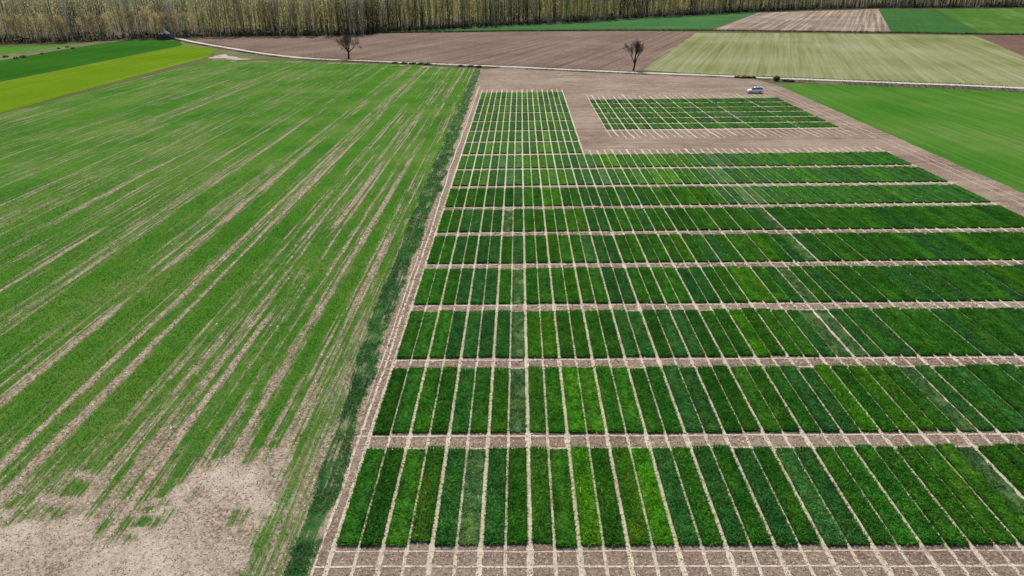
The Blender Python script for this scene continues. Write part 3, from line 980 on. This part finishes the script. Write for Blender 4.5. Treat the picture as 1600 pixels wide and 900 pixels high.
scatter_grass('margin_weeds', P[:, 0], P[:, 1], r4.uniform(0.4, 1.3, n), r4.uniform(0.2, 0.45, n), colr,
              'dark weeds along the margin between the far fields', seed=18, z=0.02)

# ------------------------------------------------------------------ wood
m_bark = flat_col_material('bark', 0.0, 0.9, True)
m_leaf = flat_col_material('bud leaves and twigs', 0.58, 0.8, True)
wood_px = [(-420, 77), (-200, 74), (0, 68), (100, 66.5), (170, 62.5), (250, 60.5), (320, 57.5), (400, 57.0), (500, 56), (570, 55.5), (600, 50), (680, 46), (760, 41.5), (850, 37), (930, 33), (1000, 28), (1080, 24), (1175, 18.5), (1290, 14.5), (1372, 12.5), (1460, 12.5), (1600, 11.5), (1800, 11), (1950, 11)]
wood = dense(np.array([at(*q) for q in wood_px]), 2.0)
wtan = np.gradient(wood, axis=0); wtan /= np.linalg.norm(wtan, axis=1)[:, None]
wnor = np.stack([-wtan[:, 1], wtan[:, 0]], 1)   # away from the camera
wlen = np.concatenate([[0], np.cumsum(np.linalg.norm(np.diff(wood, axis=0), axis=1))])
fl = np.concatenate([wood - wnor * 2.5, (wood + wnor * 160)[::-1]])
me = bpy.data.meshes.new('wood_floor')
nW = len(wood)
V = np.zeros((2 * nW, 3)); V[:nW, :2] = wood - np.array([0, 2.5]); V[nW:, :2] = wood + np.array([0, 190.0]); V[:, 2] = 0.04
i = np.arange(nW - 1)
me = mesh_np('wood_floor', V, np.stack([i, i + 1, i + 1 + nW, i + nW], 1), [m_woodfloor])
link('wood_floor', me, kind='structure')


def tree_geo(seed, H, r0, kind, nlimb, ntwig, nleaf, sides=7, barkc=(0.10, 0.085, 0.07), twigc=(0.2, 0.16, 0.11), leafc=(0.23, 0.22, 0.05), start=0.22, spread=0.16, leaf=0.5, lowleaf=0.25):
    r = np.random.default_rng(seed)
    tr, cw = Geo(), Geo()
    bc = np.array(barkc)
    # trunk
    nseg = 7
    pts = [np.array([0, 0, -0.15])]
    lean = r.normal(0, 0.02, 2)
    for i in range(1, nseg + 1):
        f_ = i / nseg
        pts.append(np.array([lean[0] * H * f_ + r.normal(0, 0.10), lean[1] * H * f_ + r.normal(0, 0.10), H * f_]))
    for i in range(nseg):
        ra = r0 * (1 - i / nseg) ** 0.8 + 0.03; rb = r0 * (1 - (i + 1) / nseg) ** 0.8 + 0.02
        tr.tube(pts[i], pts[i + 1], ra * (1.35 if i == 0 else 1), rb, sides, bc * r.uniform(0.85, 1.15))

    def on_trunk(f_):
        q_ = f_ * nseg; i_ = min(int(q_), nseg - 1)
        return pts[i_] + (pts[i_ + 1] - pts[i_]) * (q_ - i_)
    limbs = []
    for i in range(nlimb):
        f_ = start + (0.93 - start) * (i + r.uniform(0, 1)) / nlimb
        p = on_trunk(f_); a_ = r.uniform(0, 6.28)
        Ln = H * (1 - f_) * r.uniform(0.45, 0.8) + H * 0.06
        out = spread * H * r.uniform(0.5, 1.1) * (1.15 - 0.75 * f_)
        mid = p + np.array([math.cos(a_) * out * 0.6, math.sin(a_) * out * 0.6, Ln * 0.42])
        end = p + np.array([math.cos(a_) * out, math.sin(a_) * out, Ln])
        rl_ = r0 * 0.42 * (1 - f_) + 0.035
        tr.tube(p, mid, rl_, rl_ * 0.65, 4, bc); tr.tube(mid, end, rl_ * 0.65, 0.02, 4, bc)
        limbs.append((p, mid, end))
    limbs.append((on_trunk(0.6), on_trunk(0.8), on_trunk(1.0)))

    def sample(n):
        li = r.integers(0, len(limbs), n); f_ = r.uniform(0.15, 1.0, n)
        A = np.array([l_[0] for l_ in limbs])[li]; B = np.array([l_[1] for l_ in limbs])[li]; C = np.array([l_[2] for l_ in limbs])[li]
        f2 = f_[:, None]
        return np.where(f2 < 0.5, A + (B - A) * f2 * 2, B + (C - B) * (f2 - 0.5) * 2), li
    # twigs: thin slivers going up and out
    P, _ = sample(ntwig)
    ang = r.uniform(0, 6.28, ntwig); Lt = r.uniform(0.8, 2.4, ntwig) * H / 22
    if kind == 'young':
        Lt *= 1.2
    o_ = r.uniform(0.1, 0.8, ntwig)
    D = np.stack([np.cos(ang) * o_, np.sin(ang) * o_, np.ones(ntwig)], 1); D /= np.linalg.norm(D, axis=1)[:, None]
    E = P + D * Lt[:, None]
    Sd = np.stack([-np.sin(ang), np.cos(ang), np.zeros(ntwig)], 1) * r.uniform(0.03, 0.075, ntwig)[:, None]
    V = np.stack([P - Sd, P + Sd, E], 1).reshape(-1, 3)
    tc = np.array(twigc) * r.uniform(0.7, 1.3, (ntwig, 1))
    cw.add(V, np.arange(3 * ntwig).reshape(-1, 3), np.repeat(tc, 3, 0))
    # leaf and bud clusters
    P, li = sample(nleaf)
    P = P + r.normal(0, 0.045 * H * 0.8, (nleaf, 3)) * np.array([1, 1, 1.1])
    low_ = r.uniform(0, 1, nleaf) < lowleaf
    P[:, 2] = np.where(low_, P[:, 2] * r.uniform(0.3, 1, nleaf), P[:, 2])
    P[:, 2] = np.maximum(P[:, 2], 0.8)
    s_l = leaf * r.uniform(0.4, 1.15, nleaf)
    A = r.normal(0, 1, (nleaf, 3)); A /= np.linalg.norm(A, axis=1)[:, None]
    B = r.normal(0, 1, (nleaf, 3)); B[:, 2] += 1.2 * np.sign(B[:, 2]); B -= A * (A * B).sum(1)[:, None]; B /= np.linalg.norm(B, axis=1)[:, None]
    V = np.stack([P - A * s_l[:, None] * 0.32, P + A * s_l[:, None] * 0.32, P + B * s_l[:, None]], 1).reshape(-1, 3)
    tone = fbm(P[:, 0] * 0.5 + seed, P[:, 2] * 0.35, seed, 2)[:, None]
    lc = np.array(leafc) * (0.55 + 0.95 * tone) * r.uniform(0.75, 1.25, (nleaf, 1))
    cw.add(V, np.arange(3 * nleaf).reshape(-1, 3), np.repeat(lc, 3, 0))
    return tr, cw


KINDS = {
    'young': dict(H=15.0, r0=0.17, nlimb=14, ntwig=520, nleaf=900, barkc=(0.40, 0.34, 0.28), twigc=(0.48, 0.38, 0.27), leafc=(0.54, 0.47, 0.19), start=0.12, spread=0.25, leaf=0.42, lowleaf=0.05),
    'poplar': dict(H=26.0, r0=0.33, nlimb=16, ntwig=420, nleaf=900, barkc=(0.26, 0.23, 0.19), twigc=(0.46, 0.39, 0.28), leafc=(0.56, 0.51, 0.18), start=0.16, spread=0.13, leaf=0.55, lowleaf=0.55),
    'bare': dict(H=25.0, r0=0.32, nlimb=18, ntwig=620, nleaf=150, barkc=(0.33, 0.30, 0.26), twigc=(0.46, 0.41, 0.34), leafc=(0.44, 0.41, 0.17), start=0.2, spread=0.13, leaf=0.45, lowleaf=0.4),
    'dark': dict(H=23.0, r0=0.36, nlimb=14, ntwig=520, nleaf=420, barkc=(0.055, 0.047, 0.042), twigc=(0.20, 0.17, 0.14), leafc=(0.34, 0.34, 0.10), start=0.14, spread=0.2, leaf=0.5, lowleaf=0.5)}
WOODV = {}
for kd, kw in KINDS.items():
    WOODV[kd] = []
    for j in range(5):
        tr, cw = tree_geo(900 + 31 * j + len(kd), kind=kd, **kw)
        WOODV[kd].append((tr.mesh('trunk', [m_bark]), cw.mesh('crown', [m_leaf])))

LOOK = {'young': 'slender tan-twigged young tree with yellowish top', 'poplar': 'tall poplar with yellow green buds', 'bare': 'tall grey leafless tree', 'dark': 'dark stout branching tree'}
r5 = np.random.default_rng(123)


def wood_at(s, depth):
    x = np.interp(s, wlen, wood[:, 0]); y = np.interp(s, wlen, wood[:, 1])
    nx_ = np.interp(s, wlen, wnor[:, 0]); ny_ = np.interp(s, wlen, wnor[:, 1])
    return x + nx_ * depth, y + ny_ * depth


def wood_kind(px, depth, r):
    u = r.uniform()
    if px < 330:
        if depth < 9:
            return 'young' if u < 0.85 else 'bare'
        return 'bare' if u < 0.65 else 'poplar'
    if px > 1180:
        return 'bare' if u < 0.62 else ('dark' if u < 0.84 else 'poplar')
    cl = float(fbm(np.array([px * 0.022]), np.array([2.0]), 99, 3)[0])
    if cl > 0.56:
        return 'dark' if u < 0.6 else 'bare'
    return 'poplar' if u < 0.68 else ('dark' if u < 0.82 else 'bare')


def behind(px):
    if px < 240:
        return 'behind the left green fields'
    if px < 600:
        return 'behind the ploughed field'
    if px < 1180:
        return 'behind the far meadow strip'
    if px < 1372:
        return 'behind the combed brown field'
    return 'behind the far right green fields'


spots = []
for dep0, n_ in ((0.6, 190), (4.5, 130)):
    s_all = np.linspace(0, wlen[-1], n_ * 3)
    inside = [s for s in s_all if -15 < project(*wood_at(s, 0))[0] < 1615]
    for s in np.linspace(min(inside), max(inside), n_):
        spots.append((s + r5.normal(0, 1.0), dep0 + abs(r5.normal(0, 1.2))))
spots = spots[:300] if len(spots) <= 300 else [spots[i] for i in np.linspace(0, len(spots) - 1, 300).astype(int)]
for s, d in spots:
    x, y = wood_at(s, d)
    px = project(x, y)[0]
    kd = wood_kind(px, d, r5)
    vi = int(r5.integers(0, 5))
    tr, cw = WOODV[kd][vi]
    root = thing('woodland_tree', f'{LOOK[kd]} at wood edge {behind(px)}', 'tree', (float(x), float(y), 0.05), float(r5.uniform(0, 6.28)), f'trees {behind(px)}: {LOOK[kd]}')
    sc_ = float(r5.uniform(0.82, 1.15))
    root.scale = (sc_, sc_, sc_ * float(r5.uniform(0.92, 1.1)))
    for nm, m_ in (('trunk', tr), ('crown', cw)):
        o = link(nm, m_, root)
        k_ = float(r5.uniform(0.75, 1.25)); o.color = (k_, k_ * float(r5.uniform(0.95, 1.05)), k_ * float(r5.uniform(0.9, 1.05)), 1)
# the depth of the wood: one mass
light = {}
for kd, kw in KINDS.items():
    light[kd] = []
    kw2 = dict(kw); kw2['nlimb'] = 5; kw2['ntwig'] = 60; kw2['nleaf'] = 90; kw2['leaf'] = kw['leaf'] * 1.8; kw2['sides'] = 4
    if kd == 'bare':
        kw2['nleaf'] = 25
    for j in range(4):
        tr, cw = tree_geo(300 + 7 * j + len(kd), kind=kd, **kw2)
        V = np.concatenate(tr.V + cw.V)
        off_ = sum(len(v_) for v_ in tr.V)
        T = np.concatenate(tr.T + [t_ + off_ for t_ in cw.T])
        C = np.concatenate(tr.C + cw.C)
        light[kd].append((V, T, C))
Vs, Ts, Cs = [], [], []; nv = 0
for dep in list(np.arange(9, 60, 6.0)) + list(np.arange(64, 130, 10.0)):
    gap = 8.0 if dep < 40 else 11.0
    for s in np.arange(0, wlen[-1], gap):
        x, y = wood_at(s + r5.normal(0, 1.2), dep + r5.normal(0, 1.2))
        px = project(x, y)[0]
        if px < -260 or px > 1860:
            continue
        kd = wood_kind(px, dep, r5)
        V, T, C = light[kd][r5.integers(0, 4)]
        a_ = r5.uniform(0, 6.28); sc_ = r5.uniform(0.8, 1.15)
        c2, s2 = math.cos(a_) * sc_, math.sin(a_) * sc_
        W = np.stack([V[:, 0] * c2 - V[:, 1] * s2 + x, V[:, 0] * s2 + V[:, 1] * c2 + y, V[:, 2] * sc_ + 0.05], 1)
        Vs.append(W); Ts.append(T + nv); Cs.append(C * r5.uniform(0.75, 1.25)); nv += len(W)
me = mesh_np('wood_interior', np.concatenate(Vs), np.concatenate(Ts), [m_leaf]); add_col(me, 'Col', np.concatenate(Cs))
link('wood_interior', me, kind='stuff', label='dense mass of budding trees deep inside the wood', category='wood')
# undergrowth
n = 60000
s = r5.uniform(0, wlen[-1], n); d = np.abs(r5.normal(0, 1, n)) * 6 + 0.2
X, Y = wood_at(s, d)
pxs = project(X, Y)[0]
clump = fbm(s * 0.10, d * 0.2, 4, 3)
ok = (pxs > -150) & (pxs < 1750) & (r5.uniform(0, 1, n) < sstep(0.35, 0.6, clump) * np.where(pxs < 330, 0.55, 1.0))
X, Y, clump = X[ok], Y[ok], clump[ok]; n = len(X)
Z = r5.uniform(0, 1, n) ** 1.6 * (0.6 + 4.0 * sstep(0.4, 0.75, clump))
A = r5.normal(0, 1, (n, 3)) * 0.35; B = r5.normal(0, 1, (n, 3)) * 0.35; B[:, 2] = np.abs(B[:, 2]) + 0.2
P = np.stack([X, Y, Z + 0.05], 1)
V = np.stack([P - A, P + A, P + B * 1.6], 1); V[..., 2] = np.maximum(V[..., 2], 0.05)
kk = r5.uniform(0, 1, (n, 1))
colr = np.where(kk < 0.6, np.array([0.045, 0.062, 0.028]), np.array([0.11, 0.095, 0.07])) * r5.uniform(0.7, 1.4, (n, 1))
me = mesh_np('undergrowth', V.reshape(-1, 3), np.arange(3 * n).reshape(-1, 3), [m_leaf]); add_col(me, 'Col', np.repeat(colr, 3, 0))
link('undergrowth', me, kind='stuff', label='dark undergrowth along the foot of the wood', category='undergrowth')

# ------------------------------------------------------------------ two bare trees by the track
def bare_tree(name, label, loc, H, spreadk, seed, vase):
    r = np.random.default_rng(seed)
    root = thing(name, label, 'tree', loc)
    bc = np.array((0.045, 0.034, 0.029))
    tr = Geo()
    fork = np.array([0.05 * H * (1 if vase else 0.2), 0, H * (0.22 if vase else 0.24)])
    r0 = 0.034 * H
    tr.tube((0, 0, -0.2), fork * 0.5, r0 * 1.25, r0, 9, bc); tr.tube(fork * 0.5, fork, r0, r0 * 0.9, 9, bc)
    link('trunk', tr.mesh('trunk', [m_bark]), root)
    tw = Geo()
    nl = 5 if vase else 7

    def grow(g, p, d, L, rad, lev):
        k_ = 3
        q = p
        for i_ in range(k_):
            d = d + r.normal(0, 0.10, 3) + np.array([0, 0, 0.10 if vase else 0.03]); d /= np.linalg.norm(d)
            q2 = q + d * L / k_
            ra = rad * (1 - 0.18 * i_); rb = rad * (1 - 0.18 * (i_ + 1))
            g.tube(q, q2, max(ra, 0.013), max(rb, 0.010), 5 if lev < 2 else 3, bc * (1 if lev < 2 else (1.6 if lev < 3 else 2.6)))
            q = q2
            if lev < 4 and i_ >= (1 if lev == 0 else 0):
                for _ in range(2):
                    sd = r.normal(0, 1, 3); sd -= d * sd.dot(d); sd /= np.linalg.norm(sd)
                    nd = d * r.uniform(0.7, 1.0) + sd * r.uniform(0.35, 0.8) * (0.55 if vase else 0.95); nd /= np.linalg.norm(nd)
                    gg = g if lev < 1 else tw
                    grow(gg, q, nd, L * r.uniform(0.48, 0.7), rb * r.uniform(0.38, 0.55), lev + 1)
    for i_ in range(nl):
        a_ = 2 * math.pi * i_ / nl + r.normal(0, 0.2)
        o_ = (0.40 if vase else 1.15) * r.uniform(0.55, 1.1)
        g = Geo()
        d = np.array([math.cos(a_) * o_, math.sin(a_) * o_, 1.0]); d /= np.linalg.norm(d)
        grow(g, fork - np.array([0, 0, 0.1]), d, H * (0.42 if vase else 0.37), r0 * 0.62, 0)
        link('limb', g.mesh('limb', [m_bark]), root)
    link('twigs', tw.mesh('twigs', [m_bark]), root)
    return root


x, y = at(545, 91.0)
bare_tree('bare_tree', 'bare rounded tree with spreading dark limbs beside the dirt track', (x, y, 0.0), 11.0, 1, 4, False)
x, y = at(989.5, 110.0)
bare_tree('bare_tree', 'bare narrow vase shaped tree at the corner of the ploughed field', (x, y, 0.0), 9.6, 1, 9, True)

# ------------------------------------------------------------------ shrubs, ditch-shadow clumps and the heap
def shrub(label, loc, R, Hh, col, seed, group=None, n=700):
    r = np.random.default_rng(seed)
    root = thing('shrub', label, 'shrub', loc, 0, group)
    st = Geo(); lf = Geo()
    for i_ in range(9):
        a_ = r.uniform(0, 6.28); o_ = r.uniform(0.2, 0.7)
        st.tube((0, 0, -0.1), (math.cos(a_) * R * o_, math.sin(a_) * R * o_, Hh * r.uniform(0.6, 0.95)), 0.05, 0.015, 4, (0.07, 0.055, 0.045))
    P = r.normal(0, 1, (n, 3)); P /= np.linalg.norm(P, axis=1)[:, None]
    P *= r.uniform(0.55, 1.05, (n, 1)) * (0.75 + 0.5 * vnoise(P[:, 0] * 2 + seed, P[:, 2] * 2, seed))[:, None]
    P = P * np.array([R, R, Hh * 0.55]) + np.array([0, 0, Hh * 0.5]); P[:, 2] = np.maximum(P[:, 2], 0.05)
    A = r.normal(0, 0.16, (n, 3)); B = r.normal(0, 0.16, (n, 3))
    V = np.stack([P - A, P + A, P + B + np.array([0, 0, 0.1])], 1); V[..., 2] = np.maximum(V[..., 2], 0.02)
    lf.add(V.reshape(-1, 3), np.arange(3 * n).reshape(-1, 3), np.repeat(np.array(col) * r.uniform(0.6, 1.4, (n, 1)), 3, 0))
    link('stems', st.mesh('stems', [m_bark]), root); link('foliage', lf.mesh('foliage', [m_leaf]), root)
    return root


x, y = at(1213, 126.8)
shrub('yellowish round shrub at the track junction near the white van', (x, y, 0.0), 1.0, 1.5, (0.22, 0.20, 0.05), 3)
for i_, (px, py, R) in enumerate(((9, 89.6, 2.0), (25, 92.0, 1.8), (37, 90, 2.4), (105, 74.2, 1.4), (114, 76, 1.4), (92, 76.4, 1.2), (66, 84.5, 1.2))):
    x, y = at(px, py)
    shrub('low dark shrub on the scrub strip between the left green fields', (x, y, 0.0), R * 0.6, R * 0.4, (0.22, 0.22, 0.12), 20 + i_, 'dark shrubs on the scrub strip')
for i_, (px, py, R) in enumerate(((1228, 127.5, 0.9), (1236, 128, 0.8), (1176, 122.2, 0.8), (1168, 122, 0.9), (1160, 121.8, 0.8), (1152, 121.5, 0.7), (720, 103.8, 0.9), (735, 104.4, 1.0), (748, 105.3, 1.1), (617, 99, 0.9), (632, 99.6, 0.9), (645, 100, 1.0), (658, 100.6, 1.0), (668, 101, 1.0))):  # flattened dark clumps added to stand in for the ditch's shadow line
    x, y = at(px, py)
    shrub('small dark clump standing in for ditch shadow on the near verge of the dirt track', (x, y, 0.0), R * 1.4, R * 0.42, (0.05, 0.052, 0.024), 50 + i_, 'ditch-shadow clumps on the track verge', 300)

hx, hy = at(258, 62.0)
root = thing('brush_heap', 'dark heap with a pale grey crest at the bend of the dirt track', 'heap', (hx, hy, 0.0))
r6 = np.random.default_rng(14)
ga, gr_ = 26, 9
V = []; C = []
for j in range(gr_):
    f_ = j / (gr_ - 1)
    for i_ in range(ga):
        a_ = 2 * math.pi * i_ / ga
        nz = fbm(np.array([math.cos(a_) * 1.6 + 5]), np.array([math.sin(a_) * 1.6 + f_ * 2]), 3, 3)[0]
        rad = (1 - f_ ** 1.3 * 0.98) * (0.55 + 0.95 * nz)
        V.append((math.cos(a_) * 5.2 * rad, math.sin(a_) * 3.4 * rad, 4.9 * f_ ** 0.85 * (0.6 + 0.75 * nz) * (1 + 0.12 * math.cos(a_)) - 0.05))
T = []
for j in range(gr_ - 1):
    for i_ in range(ga):
        a0 = j * ga + i_; a1 = j * ga + (i_ + 1) % ga
        T += [(a0, a1, a1 + ga), (a0, a1 + ga, a0 + ga)]
T += [((gr_ - 1) * ga + i_, (gr_ - 1) * ga + (i_ + 1) % ga, (gr_ - 1) * ga) for i_ in range(1, ga - 1)]
g = Geo(); g.add(V, T, np.array((0.055, 0.05, 0.05)))
link('mound', g.mesh('mound', [m_bark]), root)
g = Geo()
Vc = np.array(V); sel = [t_ for t_ in T if Vc[list(t_)][:, 2].min() > 2.9]
ids = sorted(set(i_ for t_ in sel for i_ in t_)); mp_ = {v_: i_ for i_, v_ in enumerate(ids)}
g.add(Vc[ids] + np.array([0, 0, 0.18]), [[mp_[i_] for i_ in t_] for t_ in sel], np.array((0.36, 0.35, 0.34)))
link('pale_crest', g.mesh('pale_crest', [m_bark]), root)
g = Geo()
for i_ in range(160):
    j = r6.integers(0, len(V)); p = np.array(V[j]); d = r6.normal(0, 1, 3); d[2] = abs(d[2]) * 0.4; d /= np.linalg.norm(d)
    g.tube(p - d * 0.5, p + d * r6.uniform(0.5, 1.1), 0.07, 0.02, 4, np.array((0.10, 0.085, 0.07)) * r6.uniform(0.5, 1.6))
link('branches', g.mesh('branches', [m_bark]), root)

# ------------------------------------------------------------------ white van
m_white = plain('white car paint', (0.86, 0.86, 0.86), 0.35, 0.0, 0.4, 0.02)
m_glass = plain('car glass', (0.012, 0.014, 0.018), 0.08, 0.0, 0.8, 0.02)
m_black = plain('black plastic', (0.02, 0.02, 0.022), 0.6)
m_tyre = plain('tyre rubber', (0.015, 0.015, 0.016), 0.85)
m_rim = plain('alloy rim', (0.45, 0.46, 0.48), 0.35, 0.8)
m_lamp = plain('lamp glass', (0.75, 0.76, 0.78), 0.15)
m_red = plain('tail lamp', (0.45, 0.02, 0.02), 0.25)

vx, vy = at(1180.5, 146.2)
van = thing('parked_van', 'small white van parked on the bare soil near the dirt track', 'van', (vx, vy + 0.85, 0.0), DEG(171))
# local x points forward (bonnet), y to the van's left
secs = [  # x, half width, z bottom, z top
    (2.16, 0.62, 0.36, 0.62), (2.12, 0.74, 0.28, 0.78), (2.00, 0.80, 0.24, 0.92), (1.55, 0.86, 0.22, 1.05), (1.10, 0.88, 0.22, 1.13),
    (0.95, 0.89, 0.22, 1.16), (-1.9, 0.90, 0.22, 1.16), (-2.10, 0.88, 0.26, 1.14), (-2.18, 0.82, 0.34, 1.10)]


def loft(rings, capped=True):
    n_ = len(rings[0]); V = np.concatenate(rings); T = []
    for a_ in range(len(rings) - 1):
        for i_ in range(n_):
            j_ = (i_ + 1) % n_
            T += [(a_ * n_ + i_, a_ * n_ + j_, (a_ + 1) * n_ + j_), (a_ * n_ + i_, (a_ + 1) * n_ + j_, (a_ + 1) * n_ + i_)]
    if capped:
        e0 = (len(rings) - 1) * n_
        T += [(0, i_ + 1, i_) for i_ in range(1, n_ - 1)] + [(e0, e0 + i_, e0 + i_ + 1) for i_ in range(1, n_ - 1)]
    return V, T


def ring(x, hw, z0, z1, rnd=0.12):
    b = min(rnd, (z1 - z0) * 0.4)
    return np.array([(x, -hw + b, z0), (x, hw - b, z0), (x, hw, z0 + b), (x, hw + 0.0, z1 - b), (x, hw - b, z1), (x, -hw + b, z1), (x, -hw, z1 - b), (x, -hw, z0 + b)])


g = Geo(); V, T = loft([ring(*s_) for s_ in secs]); g.add(V, T)
link('body', g.mesh('body', [m_white], False), van)
g = Geo()
cab = [  # x, half width at belt, half width at roof, z belt, z roof
    (1.05, 0.84, 0.80, 1.12, 1.15), (0.62, 0.84, 0.74, 1.12, 1.52), (0.35, 0.85, 0.72, 1.12, 1.72), (-0.2, 0.85, 0.72, 1.12, 1.80), (-1.7, 0.85, 0.73, 1.12, 1.79), (-2.02, 0.84, 0.73, 1.12, 1.72), (-2.14, 0.82, 0.74, 1.12, 1.16)]
V, T = loft([np.array([(x, -a_, zb), (x, a_, zb), (x, b_, zr - 0.07), (x, b_ - 0.1, zr), (x, -b_ + 0.1, zr), (x, -b_, zr - 0.07)]) for x, a_, b_, zb, zr in cab])
g.add(V, T); link('cabin', g.mesh('cabin', [m_white], False), van)


def panel(name, pts, mat, th=0.012):
    P = np.array(pts, float); n_ = len(P)
    nrm = np.cross(P[1] - P[0], P[2] - P[0]); nrm /= np.linalg.norm(nrm)
    V = np.concatenate([P - nrm * th, P + nrm * th])
    T = [(0, i_ + 1, i_) for i_ in range(1, n_ - 1)] + [(n_, n_ + i_, n_ + i_ + 1) for i_ in range(1, n_ - 1)]
    for i_ in range(n_):
        j_ = (i_ + 1) % n_; T += [(i_, j_, n_ + j_), (i_, n_ + j_, n_ + i_)]
    g_ = Geo(); g_.add(V, T)
    return link(name, g_.mesh(name, [mat]), van)


for sgn in (-1, 1):
    def S(x, f_, z):   # point on the cabin side
        return (x, sgn * (0.855 - 0.10 * (z - 1.12) / 0.6 + 0.008), z)
    panel('side_window', [S(0.78, 0, 1.18), S(-0.30, 0, 1.18), S(-0.30, 0, 1.62), S(0.38, 0, 1.60), S(0.60, 0, 1.42)], m_glass)
    panel('side_window', [S(-0.42, 0, 1.18), S(-1.25, 0, 1.18), S(-1.25, 0, 1.62), S(-0.42, 0, 1.62)], m_glass)
    panel('side_window', [S(-1.36, 0, 1.20), S(-1.95, 0, 1.20), S(-1.88, 0, 1.60), S(-1.36, 0, 1.62)], m_glass)
    panel('side_moulding', [(1.2, sgn * 0.895, 0.52), (-1.9, sgn * 0.905, 0.52), (-1.9, sgn * 0.905, 0.62), (1.2, sgn * 0.895, 0.62)], m_black)
    g = Geo(); g.box(0.62, 0.82, sgn * 0.90 - 0.09 + sgn * 0.08, sgn * 0.90 + 0.09 + sgn * 0.08, 1.08, 1.26)
    link('wing_mirror', g.mesh('wing_mirror', [m_black]), van)
    panel('headlight', [(2.09, sgn * 0.45, 0.66), (2.02, sgn * 0.80, 0.70), (1.86, sgn * 0.825, 0.90), (2.03, sgn * 0.50, 0.86)], m_lamp, 0.03)
    panel('tail_light', [(-2.16, sgn * 0.70, 0.72), (-2.17, sgn * 0.84, 0.72), (-2.14, sgn * 0.86, 1.10), (-2.15, sgn * 0.72, 1.10)], m_red, 0.03)
    for wx in (1.36, -1.32):
        ang = np.arange(20) / 20 * 2 * np.pi
        w_ = bpy.data.objects.new('wheel', None); COL.objects.link(w_); w_.parent = van; w_.location = (wx, sgn * 0.80, 0.31)
        rings_ = [np.stack([rr_ * np.cos(ang), np.full(20, yy_ * sgn), rr_ * np.sin(ang)], 1) for rr_, yy_ in ((0.20, -0.10), (0.29, -0.10), (0.31, -0.06), (0.31, 0.08), (0.29, 0.12), (0.20, 0.12))]
        V, T = loft(rings_); g = Geo(); g.add(V, T); link('tyre', g.mesh('tyre', [m_tyre]), w_)
        rings_ = [np.stack([rr_ * np.cos(ang), np.full(20, yy_ * sgn), rr_ * np.sin(ang)], 1) for rr_, yy_ in ((0.19, 0.10), (0.19, 0.128), (0.12, 0.118), (0.05, 0.135))]
        V, T = loft(rings_); g = Geo(); g.add(V, T); link('rim', g.mesh('rim', [m_rim]), w_)
panel('windscreen', [(1.005, -0.74, 1.19), (1.005, 0.74, 1.19), (0.40, 0.64, 1.69), (0.40, -0.64, 1.69)], m_glass, 0.02)
panel('rear_window', [(-2.135, -0.66, 1.22), (-2.135, 0.66, 1.22), (-2.06, 0.62, 1.64), (-2.06, -0.62, 1.64)], m_glass, 0.02)
panel('front_bumper', [(2.17, -0.66, 0.32), (2.17, 0.66, 0.32), (2.185, 0.66, 0.52), (2.185, -0.66, 0.52)], m_black, 0.025)
panel('rear_bumper', [(-2.20, -0.78, 0.34), (-2.20, 0.78, 0.34), (-2.20, 0.78, 0.56), (-2.20, -0.78, 0.56)], m_black, 0.025)
g = Geo()
for sgn in (-1, 1):
    g.box(-1.7, 0.1, sgn * 0.60 - 0.02, sgn * 0.60 + 0.02, 1.80, 1.85)
link('roof_rail', g.mesh('roof_rail', [m_black]), van)

scene.render.engine = 'CYCLES'
